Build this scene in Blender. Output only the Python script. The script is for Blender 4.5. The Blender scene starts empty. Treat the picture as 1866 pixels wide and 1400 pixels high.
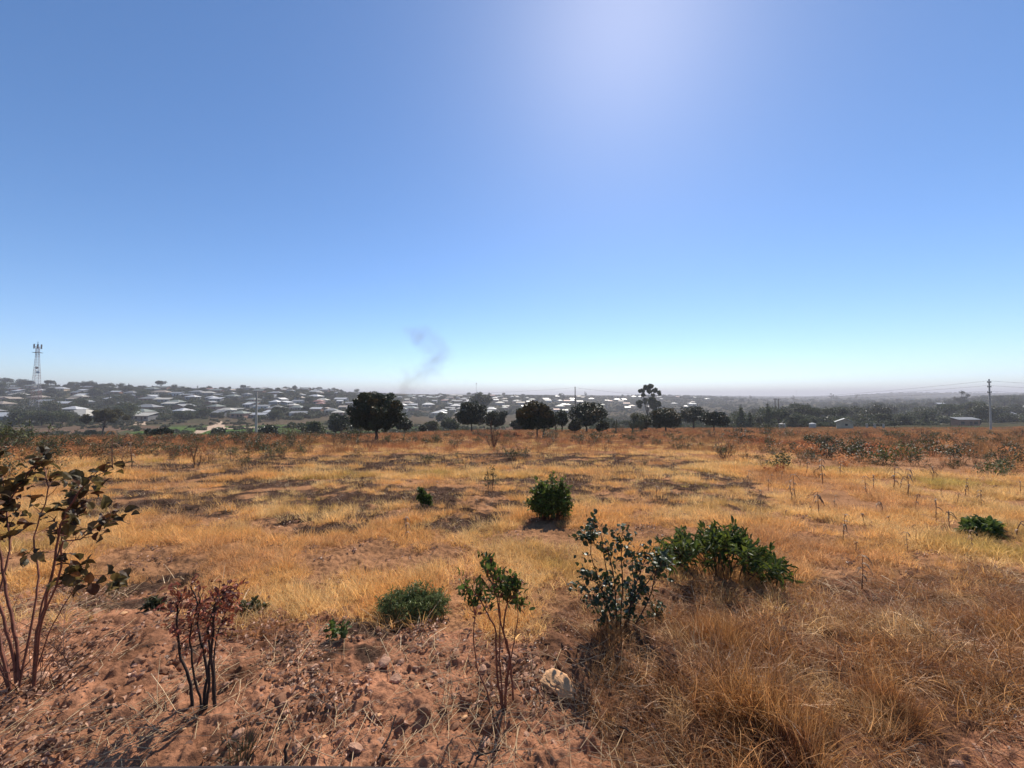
import bpy, math, random
import numpy as np

# ------------------------------------------------------------------ camera, sky, sun, exposure
scene = bpy.context.scene
F = 14.0 / 36.0 * 1866.0            # focal length in photograph pixels
EYE = 1.9
PITCH = math.atan((722 - 700) / F)
cam_data = bpy.data.cameras.new("camera")
cam_data.lens = 14.0
cam_data.sensor_width = 36.0
cam_data.clip_start = 0.05
cam_data.clip_end = 40000
cam = bpy.data.objects.new("camera", cam_data)
scene.collection.objects.link(cam)
cam.location = (0, 0, EYE)
cam.rotation_euler = (math.pi / 2 + PITCH, 0, 0)
scene.camera = cam

SUN_EL = math.radians(45.5)
SUN_AZ = math.radians(16.7)         # clockwise from +Y
world = bpy.data.worlds.new("World")
scene.world = world
world.use_nodes = True
wn = world.node_tree.nodes
wl = world.node_tree.links
bg = wn["Background"]
sky = wn.new("ShaderNodeTexSky")
sky.sky_type = 'NISHITA'
sky.sun_disc = False
sky.sun_elevation = SUN_EL
sky.sun_rotation = SUN_AZ
sky.altitude = 2200
sky.air_density = 0.95
sky.dust_density = 1.0
sky.ozone_density = 3.0
hs_ = wn.new("ShaderNodeHueSaturation"); hs_.inputs["Saturation"].default_value = 1.16
wl.new(sky.outputs[0], hs_.inputs["Color"]); wl.new(hs_.outputs[0], bg.inputs[0])
bg.inputs[1].default_value = 0.13

sd = bpy.data.lights.new("sun", 'SUN')
sd.energy = 5.0
sd.angle = math.radians(0.5)
sd.color = (1.0, 0.93, 0.82)
sun = bpy.data.objects.new("sun", sd)
scene.collection.objects.link(sun)
sun.location = (100, 300, 300)
sun.rotation_euler = (math.pi / 2 - SUN_EL, 0, math.pi - SUN_AZ)

scene.view_settings.view_transform = 'Standard'
scene.view_settings.look = 'None'
scene.view_settings.exposure = 0.38
scene.view_settings.gamma = 1.0
scene.render.engine = 'CYCLES'
cy = scene.cycles
cy.max_bounces = 5
cy.diffuse_bounces = 2
cy.glossy_bounces = 2
cy.transmission_bounces = 3
cy.transparent_max_bounces = 6
cy.volume_bounces = 0
cy.use_denoising = True
cy.sample_clamp_indirect = 6
cy.volume_step_rate = 1.0
cy.volume_max_steps = 64

rng = np.random.default_rng(7)
random.seed(7)

# ------------------------------------------------------------------ numpy noise
_P = np.random.default_rng(99).permutation(512).astype(np.int64)
def _hash(ix, iy):
    return _P[(_P[ix & 511] + iy) & 511]
def vnoise(x, y):
    ix = np.floor(x).astype(np.int64); iy = np.floor(y).astype(np.int64)
    fx = x - ix; fy = y - iy
    def g(i, j, dx, dy):
        a = _hash(i, j) * (2 * math.pi / 512)
        return np.cos(a) * dx + np.sin(a) * dy
    u = fx * fx * fx * (fx * (fx * 6 - 15) + 10); v = fy * fy * fy * (fy * (fy * 6 - 15) + 10)
    a = g(ix, iy, fx, fy); b = g(ix + 1, iy, fx - 1, fy)
    c = g(ix, iy + 1, fx, fy - 1); d = g(ix + 1, iy + 1, fx - 1, fy - 1)
    return (a + (b - a) * u + (c - a) * v + (a - b - c + d) * u * v) * 1.5
def fbm(x, y, octs=4, gain=0.5):
    s = 0; a = 1.0
    for k in range(octs):
        s = s + a * vnoise(x * 2 ** k + 17.3 * k, y * 2 ** k - 9.1 * k); a *= gain
    return s
def sstep(a, b, x):
    t = np.clip((x - a) / (b - a), 0, 1)
    return t * t * (3 - 2 * t)

# ------------------------------------------------------------------ pixels <-> world
def zpx(py, Y):                       # height of the point seen at row py at depth Y (horizontal distance along +Y)
    return EYE + Y * np.tan(PITCH - np.arctan((np.asarray(py) - 700.0) / F))
def at(px, py, Y):
    c, s = math.cos(PITCH), math.sin(PITCH)
    a = (px - 933) / F; b = -(py - 700) / F
    # camera axes: forward (0,c,s), up (0,-s,c)
    dy = c - b * s; dz = s + b * c
    t = Y / dy
    return np.array([a * t, Y, EYE + dz * t])
def project(x, y, z):
    c, s = math.cos(PITCH), math.sin(PITCH)
    zz = z - EYE
    d = np.maximum(y * c + zz * s, 1e-3); u = -y * s + zz * c
    return 933 + F * x / d, 700 - F * u / d

# ------------------------------------------------------------------ the terrain
SL = 0.065
def plane_z(Y):
    return -SL * np.maximum(Y - 3.0, 0)
COLS = {
    -700: [(45, None), (70, 812), (110, 806), (150, 793), (190, 775), (220, 764), (280, 751), (340, 739), (420, 725), (480, 713), (540, 707), (700, 709), (1200, 714), (9000, 721)],
    0:    [(38, None), (50, 806), (70, 812), (110, 806), (150, 793), (190, 775), (220, 764), (280, 751), (340, 739), (420, 725), (480, 713), (540, 707), (700, 709), (1200, 714), (9000, 721)],
    250:  [(40, None), (55, 802), (75, 808), (110, 803), (150, 793), (190, 780), (230, 768), (280, 756), (340, 743), (420, 729), (480, 717), (550, 709), (700, 710), (1200, 714), (9000, 721)],
    500:  [(45, None), (60, 799), (100, 800), (150, 793), (200, 783), (240, 772), (280, 762), (350, 750), (430, 735), (520, 723), (600, 714), (660, 710), (900, 713), (9000, 721)],
    900:  [(78, None), (100, 789), (160, 789), (250, 780), (350, 769), (430, 762), (520, 752), (620, 743), (720, 734), (850, 726), (950, 722), (1100, 720), (2000, 719.5), (9000, 721.5)],
    1200: [(105, None), (130, 784), (200, 782), (300, 776), (450, 765), (600, 753), (750, 744), (900, 736), (1050, 729), (1200, 724), (1400, 722), (2500, 721), (9000, 722)],
    1450: [(115, None), (140, 779), (180, 776), (250, 769), (350, 761), (500, 751), (700, 741), (1000, 734), (1500, 729), (2500, 725), (4000, 722), (9000, 722)],
    1660: [(115, None), (140, 779), (190, 774), (260, 765), (350, 756), (480, 745), (700, 735), (1000, 731), (1500, 727), (2300, 715.5), (3500, 719), (9000, 721)],
    1866: [(115, None), (140, 779), (190, 772), (260, 760), (350, 746), (450, 733), (560, 724), (800, 724), (1500, 722), (2600, 716), (3600, 719), (9000, 721)],
    2600: [(115, None), (140, 779), (190, 772), (260, 760), (350, 746), (450, 733), (560, 724), (800, 724), (1500, 722), (2600, 716), (3600, 719), (9000, 721)],
}
CX = np.array(sorted(COLS)); CU = (CX - 933) / F
LG = np.linspace(math.log(20), math.log(9000), 500)
ZT = []
for c in CX:
    ks = COLS[c]
    Ys = [20.0]; Zs = [float(plane_z(20.0))]
    for (Y, p) in ks:
        if p is None:
            for q in np.linspace(24, Y, 6): Ys.append(q); Zs.append(float(plane_z(q)))
        else:
            Ys.append(Y); Zs.append(float(zpx(p, Y)))
    z = np.interp(np.exp(LG), Ys, Zs)
    k = np.ones(9) / 9
    zp = np.pad(z, 4, mode='edge')
    ZT.append(np.convolve(zp, k, mode='valid'))
ZT = np.array(ZT)
def H0(x, y):
    x = np.asarray(x, float); y = np.asarray(y, float)
    r = np.hypot(x, y)
    yy = np.maximum(y, r * 0.30)                   # to the sides and behind, keep the same kind of land
    u = np.clip(x / np.maximum(yy, 1e-3), CU[0], CU[-1])
    ci = np.clip(np.searchsorted(CU, u) - 1, 0, len(CU) - 2)
    t = (u - CU[ci]) / (CU[ci + 1] - CU[ci]); t = t * t * (3 - 2 * t)
    l = (np.log(np.clip(yy, 20, 9000)) - LG[0]) / (LG[-1] - LG[0]) * (len(LG) - 1)
    li = np.clip(l.astype(int), 0, len(LG) - 2); lf = l - li
    A = ZT[ci, li] * (1 - lf) + ZT[ci, li + 1] * lf
    B = ZT[ci + 1, li] * (1 - lf) + ZT[ci + 1, li + 1] * lf
    far = A * (1 - t) + B * t
    return np.where(yy < 20, plane_z(yy), far)
def H(x, y, fine=False):
    x = np.asarray(x, float); y = np.asarray(y, float)
    z = H0(x, y)
    r = np.hypot(x, y)
    z = z + fbm(x * 0.22, y * 0.22, 3) * 0.10 * sstep(2, 12, r) * (1 - sstep(60, 120, r))
    z = z + fbm(x * 0.9 + 5, y * 0.9, 3) * 0.035 * (1 - sstep(40, 70, r))
    z = z + fbm(x * 0.02, y * 0.02, 3) * 0.9 * sstep(90, 200, r)
    if fine:
        n = (1 - sstep(8, 14, r))
        z = z + fbm(x * 4.5, y * 4.5, 4, 0.62) * 0.034 * n + np.maximum(fbm(x * 9 + 50, y * 9, 2) - .25, 0) * .025 * n
        rd = np.abs(vnoise(x * 13, y * 13)); rd2 = np.abs(vnoise(x * 29 + 3, y * 29))
        z = z + ((0.35 - rd) * 0.013 + (0.3 - rd2) * 0.009) * n
    return z
def ground_hit(px, py):
    lo = np.geomspace(1.2, 8000, 3000)
    P = at(px, py, 1.0); dx = P[0]; dz = P[2] - EYE
    g = H(dx * lo, lo)
    below = (EYE + dz * lo) < g
    i = int(np.argmax(below)) if below.any() else len(lo) - 1
    Y = lo[i]
    return float(dx * Y), float(Y), float(g[i])
def inpoly(px, py, poly):
    r = np.zeros(np.shape(px), bool)
    n = len(poly); j = n - 1
    for i in range(n):
        xi, yi = poly[i]; xj, yj = poly[j]
        c = ((yi > py) != (yj > py)) & (px < (xj - xi) * (py - yi) / (yj - yi + 1e-9) + xi)
        r ^= c; j = i
    return r

# ------------------------------------------------------------------ where the soil is bare, burnt, grassy (real zones of the field)
SOIL = [(-900, 1500), (-900, 1120), (0, 1085), (130, 1062), (330, 1085), (520, 1110), (700, 1140), (860, 1150), (985, 1185), (1040, 1260), (1090, 1340), (1190, 1500)]
SOIL2 = [(1660, 1500), (1700, 1400), (1780, 1345), (1870, 1300), (2300, 1200), (2300, 1500)]
TALL = [(1010, 1500), (1045, 1290), (975, 1170), (1000, 1110), (1130, 1075), (1400, 1060), (1866, 1040), (2500, 1040), (2500, 1500)]
BURN = [  # px, py, half width, half height, strength
    (520, 850, 250, 11, 1.0), (820, 838, 230, 9, 1.0), (1090, 842, 150, 12, .8), (430, 905, 210, 26, .85), (650, 935, 130, 18, .55), (330, 905, 130, 18, .7),
    (800, 905, 190, 14, .9), (620, 965, 60, 10, .9), (835, 945, 70, 22, 1.0), (1090, 880, 180, 14, .9), (1270, 905, 90, 14, .8), (240, 870, 90, 14, .7),
    (1000, 862, 90, 6, .5), (560, 880, 120, 8, .6), (960, 892, 60, 10, .7), (160, 930, 90, 10, .6), (280, 1075, 110, 9, .5), (590, 1180, 110, 16, .35), (1240, 870, 100, 9, .7), (1150, 905, 70, 8, .6)]
BURN_W = []
for (bx, by, bw, bh, bs) in BURN:
    X1, Y1, _ = ground_hit(bx, by); _, Yn, _ = ground_hit(bx, by + bh); _, Yf, _ = ground_hit(bx, by - bh)
    BURN_W.append((X1, (Yn + Yf) / 2, bw / F * Y1, max((Yf - Yn) / 2, .3), bs))
def burnt(x, y):
    m = np.zeros(np.shape(x))
    for (cx, cy_, a, b, s) in BURN_W:
        d = ((x - cx) / a) ** 2 + ((y - cy_) / b) ** 2
        m = np.maximum(m, s * np.clip(1.75 - d * .75, 0, 1))
    n = fbm(x * .9, y * 1.3 + 4, 4, .6) + .5 * fbm(x * .35, y * 1.0, 2)
    n = n + .45 * fbm(x * 2.7, y * 2.7, 3, .7)
    return sstep(.04, .55, m * .80 + n * 1.0 * (m > 0))
def zones(x, y):
    px, py = project(x, y, H0(x, y))
    wob = fbm(x * 1.6, y * 1.6, 3) * 26
    s = (inpoly(px + wob, py + wob * .6, SOIL) | inpoly(px + wob, py + wob, SOIL2)) & (y > 0) | (y <= 1.0)
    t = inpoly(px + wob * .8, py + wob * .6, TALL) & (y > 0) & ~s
    return px, py, s, t

# ------------------------------------------------------------------ materials
def new_mat(name):
    m = bpy.data.materials.new(name); m.use_nodes = True
    nt = m.node_tree
    b = nt.nodes["Principled BSDF"]
    return m, nt, b
def N(nt, typ, **kw):
    n = nt.nodes.new(typ)
    for k, v in kw.items(): setattr(n, k, v)
    return n
def noise(nt, scale, detail=4, rough=.6, coord=None):
    tc = N(nt, "ShaderNodeTexCoord"); n = N(nt, "ShaderNodeTexNoise")
    n.inputs["Scale"].default_value = scale; n.inputs["Detail"].default_value = detail; n.inputs["Roughness"].default_value = rough
    nt.links.new(tc.outputs[coord or "Object"], n.inputs["Vector"])
    return n
def ramp(nt, fac, stops):
    r = N(nt, "ShaderNodeValToRGB")
    cr = r.color_ramp
    while len(cr.elements) < len(stops): cr.elements.new(.5)
    for e, (p, c) in zip(cr.elements, stops):
        e.position = p; e.color = (*c, 1) if len(c) == 3 else c
    nt.links.new(fac, r.inputs[0])
    return r
def mixc(nt, fac, a, b, blend='MIX'):
    m = N(nt, "ShaderNodeMix", data_type='RGBA', blend_type=blend)
    for s, v in ((0, fac), (6, a), (7, b)):
        if hasattr(v, "links") or hasattr(v, "is_linked"): nt.links.new(v, m.inputs[s])
        elif s == 0: m.inputs[0].default_value = v
        else: m.inputs[s].default_value = (*v, 1)
    return m.outputs[2]
def simple(name, col, rough=.8, metal=0.0, var=.12, scale=6, spec=.3, bump=0.0):
    m, nt, b = new_mat(name)
    n = noise(nt, scale)
    lo = tuple(c * (1 - var * 1.5) for c in col); hi = tuple(min(1, c * (1 + var * 1.5)) for c in col)
    r = ramp(nt, n.outputs[0], [(.3, lo), (.7, hi)])
    nt.links.new(r.outputs[0], b.inputs["Base Color"])
    b.inputs["Roughness"].default_value = rough; b.inputs["Metallic"].default_value = metal
    b.inputs["Specular IOR Level"].default_value = spec
    if bump:
        bp = N(nt, "ShaderNodeBump"); bp.inputs["Strength"].default_value = bump; bp.inputs["Distance"].default_value = .02
        nt.links.new(n.outputs[0], bp.inputs["Height"]); nt.links.new(bp.outputs[0], b.inputs["Normal"])
    return m
def leafy(name, col, trans=.35, rough=.45, spec=.35, attr=True, var=.35, zone=None):
    """thin leaf or blade: Principled + Translucent; colour varied per instance/attribute, never by light"""
    m, nt, b = new_mat(name)
    out = nt.nodes["Material Output"]
    oi = N(nt, "ShaderNodeObjectInfo")
    hsv = N(nt, "ShaderNodeHueSaturation")
    base = None
    if zone:   # broad natural colour drift over the field
        geo = N(nt, "ShaderNodeNewGeometry")
        n = N(nt, "ShaderNodeTexNoise"); n.inputs["Scale"].default_value = zone[0]; n.inputs["Detail"].default_value = 3
        nt.links.new(geo.outputs["Position"], n.inputs["Vector"])
        base = ramp(nt, n.outputs[0], [(.32 + .36 * i / (len(zone[1]) - 1), c) for i, c in enumerate(zone[1])]).outputs[0]
    else:
        rgb = N(nt, "ShaderNodeRGB"); rgb.outputs[0].default_value = (*col, 1); base = rgb.outputs[0]
    if attr:
        at_ = N(nt, "ShaderNodeAttribute", attribute_name="tint")
        base = mixc(nt, 1.0, base, at_.outputs[0], 'MULTIPLY')
    mr = N(nt, "ShaderNodeMapRange"); mr.inputs[3].default_value = 1 - var; mr.inputs[4].default_value = 1 + var
    nt.links.new(oi.outputs["Random"], mr.inputs[0])
    nt.links.new(mr.outputs[0], hsv.inputs["Value"]); nt.links.new(base, hsv.inputs["Color"])
    nt.links.new(hsv.outputs[0], b.inputs["Base Color"])
    b.inputs["Roughness"].default_value = rough; b.inputs["Specular IOR Level"].default_value = spec
    tr = N(nt, "ShaderNodeBsdfTranslucent"); nt.links.new(hsv.outputs[0], tr.inputs[0])
    mx = N(nt, "ShaderNodeMixShader"); mx.inputs[0].default_value = trans
    nt.links.new(b.outputs[0], mx.inputs[1]); nt.links.new(tr.outputs[0], mx.inputs[2])
    nt.links.new(mx.outputs[0], out.inputs[0])
    return m

GOLD = [(.55, .275, .105), (.72, .41, .17), (.76, .425, .14), (.83, .55, .23), (.62, .375, .12), (.60, .43, .125)]
M = {}
M['gold'] = leafy('golden_grass', (0, 0, 0), .45, .6, .25, True, .3, (.3, GOLD))
M['brown'] = leafy('brown_grass', (0, 0, 0), .42, .45, .3, True, .35, (1.7, [(.22, .085, .035), (.50, .24, .08), (.30, .125, .045), (.64, .38, .16)]))
M['red'] = leafy('reddish_grass', (0, 0, 0), .35, .7, .15, True, .4, (.12, [(.36, .12, .05), (.48, .21, .085), (.30, .15, .06), (.58, .30, .12)]))
M['char'] = leafy('charred_stubble', (.055, .035, .026), .1, .8, .1, True, .5)
M['straw'] = leafy('straw', (.62, .43, .24), .2, .5, .3, True, .3)
M['litter'] = leafy('dead_leaf', (.33, .19, .12), .25, .5, .35, True, .4)
M['green'] = leafy('green_leaf', (.070, .098, .024), .38, .5, .3, True, .2)
M['green_far'] = leafy('weed_leaf', (.065, .066, .026), .25, .5, .35, True, .3)
M['mango'] = leafy('mango_leaf', (.036, .046, .016), .12, .42, .4, True, .15)
M['tree'] = leafy('bush_leaf', (.072, .082, .034), .25, .6, .25, True, .3)
M['grey_leaf'] = leafy('greyish_leaf', (.11, .095, .045), .4, .5, .28, True, .2)
M['waxy'] = leafy('waxy_dark_leaf', (.045, .06, .024), .25, .42, .38, True, .2)
M['red_leaf'] = leafy('red_brown_leaf', (.20, .055, .03), .35, .4, .4, True, .2)
M['stem'] = simple('brown_stem', (.10, .045, .028), .75, var=.3, scale=20, bump=.3)
M['red_stem'] = simple('reddish_stem', (.17, .06, .035), .7, var=.3, scale=20, bump=.3)
M['char_stem'] = simple('charred_stem', (.03, .018, .014), .8, var=.4, scale=20, bump=.3)
M['bark'] = simple('grey_brown_bark', (.075, .052, .038), .9, var=.35, scale=4, bump=.5)
M['rock'] = simple('pale_sandstone', (.60, .33, .16), .85, var=.25, scale=9, bump=.6)
M['stone'] = simple('reddish_stone', (.40, .22, .14), .9, var=.35, scale=14, bump=.5)
M['clod'] = simple('soil_clod', (.27, .13, .07), .95, var=.35, scale=30, bump=.4)
M['maize'] = leafy('dry_maize_leaf', (.30, .18, .10), .3, .6, .2, True, .3)
M['maize_stem'] = simple('dry_maize_stem', (.20, .10, .055), .8, var=.4, scale=9)
M['concrete'] = simple('concrete', (.46, .41, .34), .85, var=.15, scale=1.5)
M['wood'] = simple('weathered_wood', (.11, .075, .05), .9, var=.3, scale=3)
M['iron'] = simple('dark_iron', (.05, .045, .045), .6, .5)
M['paint_red'] = simple('faded_red_paint', (.24, .11, .10), .6)
M['paint_white'] = simple('faded_white_paint', (.36, .34, .34), .6)
M['steel'] = simple('galvanised_steel', (.42, .43, .44), .5, .4)
M['glass'] = simple('dark_window', (.03, .035, .04), .15, var=.05, spec=.6)
M['door'] = simple('brown_door', (.10, .055, .035), .7)
for k, c in dict(wall_grey=(.30, .28, .25), wall_cream=(.52, .40, .27), wall_brick=(.32, .17, .11), wall_white=(.58, .56, .52), wall_pink=(.48, .27, .19)).items():
    M[k] = simple(k, c, .9, var=.12, scale=.8)
def tin(name, col, rough, metal=.15):
    m, nt, b = new_mat(name)
    tc = N(nt, "ShaderNodeTexCoord"); w = N(nt, "ShaderNodeTexWave"); w.inputs["Scale"].default_value = 5; w.inputs["Distortion"].default_value = 0
    nt.links.new(tc.outputs["Object"], w.inputs["Vector"])
    n = noise(nt, .9, 5, .65)
    oi = N(nt, "ShaderNodeObjectInfo")
    r = ramp(nt, n.outputs[0], [(.3, tuple(c * .72 for c in col)), (.62, col), (.8, tuple(c * .6 + .05 for c in col))])
    nt.links.new(r.outputs[0], b.inputs["Base Color"])
    b.inputs["Metallic"].default_value = metal; b.inputs["Roughness"].default_value = rough
    bp = N(nt, "ShaderNodeBump"); bp.inputs["Strength"].default_value = .25; bp.inputs["Distance"].default_value = .03
    nt.links.new(w.outputs[0], bp.inputs["Height"]); nt.links.new(bp.outputs[0], b.inputs["Normal"])
    return m
M['roof_bright'] = tin('bright_tin_roof', (.60, .58, .54), .5, .3)
M['roof_grey'] = tin('grey_tin_roof', (.24, .235, .22), .55)
M['roof_green'] = tin('greenish_roof', (.20, .215, .175), .6, .1)
M['roof_red'] = tin('faded_red_roof', (.34, .15, .11), .6, .1)
M['roof_tan'] = tin('tan_roof', (.34, .27, .20), .6, .1)
M['roof_pale'] = tin('pale_roof', (.50, .46, .38), .6, .1)

# ------------------------------------------------------------------ mesh helpers
def add_mesh(name, V, Fc, mat, tint=None, parent=None, smooth=False, link=True, mats=None, mi=None):
    V = np.asarray(V, np.float32)
    me = bpy.data.meshes.new(name)
    me.vertices.add(len(V)); me.vertices.foreach_set("co", V.ravel())
    if isinstance(Fc, np.ndarray): Fc = [Fc]
    Fc = [f for f in Fc if len(f)]
    tot = sum(f.size for f in Fc); nf = sum(len(f) for f in Fc)
    if nf:
        me.loops.add(tot); me.polygons.add(nf)
        me.loops.foreach_set("vertex_index", np.concatenate([f.ravel() for f in Fc]).astype(np.int32))
        st = []; o = 0
        for f in Fc:
            st.append(o + np.arange(len(f)) * f.shape[1]); o += f.size
        me.polygons.foreach_set("loop_start", np.concatenate(st).astype(np.int32))
        if mi is not None: me.polygons.foreach_set("material_index", np.asarray(mi, np.int32))
        me.polygons.foreach_set("use_smooth", np.full(nf, smooth, bool))
    for m_ in (mats or [mat]): me.materials.append(m_)
    if tint is not None:
        a = me.color_attributes.new("tint", 'FLOAT_COLOR', 'POINT')
        t = np.ones((len(V), 4), np.float32); t[:, :3] = tint
        a.data.foreach_set("color", t.ravel())
    me.update(calc_edges=True)
    me.validate()
    ob = bpy.data.objects.new(name, me)
    if link: scene.collection.objects.link(ob)
    if parent is not None: ob.parent = parent
    return ob
class MB:
    def __init__(s): s.V = []; s.T = []; s.Q = []; s.C = []; s.n = 0
    def add(s, V, Fc, tint=(1, 1, 1)):
        V = np.asarray(V, float)
        Fc = np.asarray(Fc)
        s.V.append(V); s.C.append(np.broadcast_to(np.asarray(tint, float), (len(V), 3)))
        (s.T if Fc.shape[1] == 3 else s.Q).append(Fc + s.n); s.n += len(V)
    def box(s, c, d, rz=0):
        x, y, z = (q / 2 for q in d)
        v = np.array([[i * x, j * y, k * z] for i in (-1, 1) for j in (-1, 1) for k in (-1, 1)])
        cr, sr = math.cos(rz), math.sin(rz)
        v = np.stack([v[:, 0] * cr - v[:, 1] * sr, v[:, 0] * sr + v[:, 1] * cr, v[:, 2]], 1) + np.array(c)
        s.add(v, [[0, 1, 3, 2], [4, 6, 7, 5], [0, 4, 5, 1], [2, 3, 7, 6], [0, 2, 6, 4], [1, 5, 7, 3]])
    def tube(s, pts, rad, sides=6, cap=True):
        pts = np.asarray(pts, float); n = len(pts)
        rad = np.broadcast_to(rad, (n,)) if np.ndim(rad) == 0 else np.asarray(rad)
        tg = np.gradient(pts, axis=0); tg /= np.linalg.norm(tg, axis=1)[:, None] + 1e-9
        ref = np.array([1, .17, .1]) if abs(tg[0][2]) > .5 else np.array([0.1, .17, 1])
        a = np.cross(tg, ref); a /= np.linalg.norm(a, axis=1)[:, None] + 1e-9
        b = np.cross(tg, a)
        th = np.arange(sides) * 2 * math.pi / sides
        ring = pts[:, None, :] + rad[:, None, None] * (np.cos(th)[None, :, None] * a[:, None, :] + np.sin(th)[None, :, None] * b[:, None, :])
        V = ring.reshape(-1, 3)
        i = np.arange(n - 1)[:, None] * sides; j = np.arange(sides)[None, :]; j2 = (j + 1) % sides
        Q = np.stack([i + j, i + j2, i + sides + j2, i + sides + j], -1).reshape(-1, 4)
        s.add(V, Q)
        if cap:
            V2 = np.vstack([ring[-1], pts[-1:]])
            T = np.stack([np.arange(sides), (np.arange(sides) + 1) % sides, np.full(sides, sides)], 1)
            s.add(V2, T)
    def cone(s, c, r0, r1, z0, z1, sides=16):
        s.tube([(c[0], c[1], z0), (c[0], c[1], (z0 + z1) / 2), (c[0], c[1], z1)], [r0, (r0 + r1) / 2, r1], sides)
    def build(s, name, mat, parent=None, tint=False, smooth=False, link=True):
        V = np.concatenate(s.V); C = np.concatenate(s.C)
        Fs = []
        if s.T: Fs.append(np.concatenate(s.T))
        if s.Q: Fs.append(np.concatenate(s.Q))
        return add_mesh(name, V, Fs, mat, C if tint else None, parent, smooth, link)
def rot_from(dirs, roll, r):
    """frames whose local Y is dirs; returns (n,3,3) with columns X,Y,Z"""
    d = dirs / (np.linalg.norm(dirs, axis=1)[:, None] + 1e-9)
    up = np.tile([0., 0, 1.], (len(d), 1)); bad = np.abs(d[:, 2]) > .97; up[bad] = [1, 0, 0]
    x = np.cross(d, up); x /= np.linalg.norm(x, axis=1)[:, None] + 1e-9
    z = np.cross(x, d)
    c, s = np.cos(roll)[:, None], np.sin(roll)[:, None]
    return np.stack([x * c + z * s, d, -x * s + z * c], -1)
def scatter(mb, TV, TF, pos, R, scl, tint):
    n = len(pos)
    if n == 0: return
    TV = np.asarray(TV, float); TF = np.asarray(TF)
    scl = np.asarray(scl, float)
    if scl.ndim == 1: scl = scl[:, None].repeat(3, 1)
    loc = TV[None] * scl[:, None, :]
    V = np.einsum('nij,nkj->nki', R, loc) + pos[:, None, :]
    Fc = TF[None] + (np.arange(n) * len(TV))[:, None, None]
    t = np.asarray(tint, float)
    if t.ndim == 1: t = np.tile(t, (n, 1))
    mb.add(V.reshape(-1, 3), Fc.reshape(-1, TF.shape[1]), np.repeat(t, len(TV), 0))
# leaf templates: length 1 along Y, unit width scaled separately
OV = np.array([[0, 0, 0], [-.30, .22, .06], [0, .25, 0], [.30, .22, .06], [-.42, .52, .09], [0, .55, .01], [.42, .52, .09], [-.26, .82, .03], [0, .82, -.04], [.26, .82, .03], [0, 1, -.12]])
OVF3 = np.array([[0, 2, 1], [0, 3, 2], [7, 8, 10], [8, 9, 10]])
OVF4 = np.array([[1, 2, 5, 4], [2, 3, 6, 5], [4, 5, 8, 7], [5, 6, 9, 8]])
OVT = np.vstack([OVF3, [[1, 2, 5], [1, 5, 4], [2, 3, 6], [2, 6, 5], [4, 5, 8], [4, 8, 7], [5, 6, 9], [5, 9, 8]]])
DI = np.array([[0, 0, 0], [-.3, .5, .08], [.3, .5, .08], [0, 1, -.06]]); DIF = np.array([[0, 2, 1], [1, 2, 3]])
def blades(r, n, h, w, spread, lean, droop, rad, hv=.4, segs=3, mb=None, tintf=None):
    """grass blades as tapered strips rooted inside a disc of radius rad"""
    mb = mb or MB()
    a = r.uniform(0, 2 * math.pi, n); rr = rad * np.sqrt(r.uniform(0, 1, n))
    p0 = np.stack([rr * np.cos(a), rr * np.sin(a), np.full(n, -.01)], 1)
    az = a + r.normal(0, .9, n)
    ln = h * r.uniform(1 - hv, 1 + hv, n)
    tilt = np.abs(r.normal(lean, spread, n))
    out = np.stack([np.cos(az), np.sin(az), np.zeros(n)], 1)
    side = np.stack([-np.sin(az), np.cos(az), np.zeros(n)], 1)
    tw = r.uniform(-1, 1, n)[:, None]
    side = side * np.cos(tw) + out * np.sin(tw)
    rows = []; cur = p0.copy(); ww = w * r.uniform(.6, 1.3, n)
    rows.append(np.stack([cur - side * ww[:, None] / 2, cur + side * ww[:, None] / 2], 1))
    dr = droop * r.uniform(.3, 1.5, n)
    for k in range(1, segs + 1):
        tt = tilt + dr * (k / segs) ** 1.5
        step = (ln / segs)[:, None] * (out * np.sin(tt)[:, None] + np.array([0, 0, 1.])[None] * np.cos(tt)[:, None])
        cur = cur + step; cur[:, 2] = np.maximum(cur[:, 2], .004)
        wk = ww * (1 - (k / segs) ** 1.6 * .88)
        rows.append(np.stack([cur - side * wk[:, None] / 2, cur + side * wk[:, None] / 2], 1))
    V = np.stack(rows, 1)          # n, segs+1, 2, 3
    m = (segs + 1) * 2
    base = (np.arange(n) * m)[:, None]
    q = np.array([[2 * k, 2 * k + 1, 2 * k + 3, 2 * k + 2] for k in range(segs)])
    Q = (base[:, :, None] + q[None]).reshape(-1, 4)
    t = r.uniform(.72, 1.28, n)[:, None] * np.ones((1, 3)) if tintf is None else tintf(r, n)
    mb.add(V.reshape(-1, 3), Q, np.repeat(t, m, 0))
    return mb

# ------------------------------------------------------------------ things, labels
pending = []
def tag(o, label, cat, group=None, kind=None):
    if label: o["label"] = label
    if cat: o["category"] = cat
    if group: o["group"] = group
    if kind: o["kind"] = kind
    return o
def empty(name, loc, rz=0.0):
    o = bpy.data.objects.new(name, None); scene.collection.objects.link(o)
    o.location = loc; o.rotation_euler = (0, 0, rz); o.empty_display_size = .2
    return o
KIDS = {}
def copy_thing(root, loc, rz=0.0, scl=None):
    c = root.copy(); scene.collection.objects.link(c)
    c.location = loc; c.rotation_euler = (0, 0, rz)
    if scl is not None: c.scale = (scl, scl, scl) if np.isscalar(scl) else scl
    if root.name not in KIDS:
        KIDS[root.name] = [(ch, [g for g in bpy.data.objects if g.parent == ch]) for ch in bpy.data.objects if ch.parent == root]
    for ch, gs in KIDS[root.name]:
        d = ch.copy(); scene.collection.objects.link(d); d.parent = c
        for g in gs:
            e = g.copy(); scene.collection.objects.link(e); e.parent = d
    return c
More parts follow.
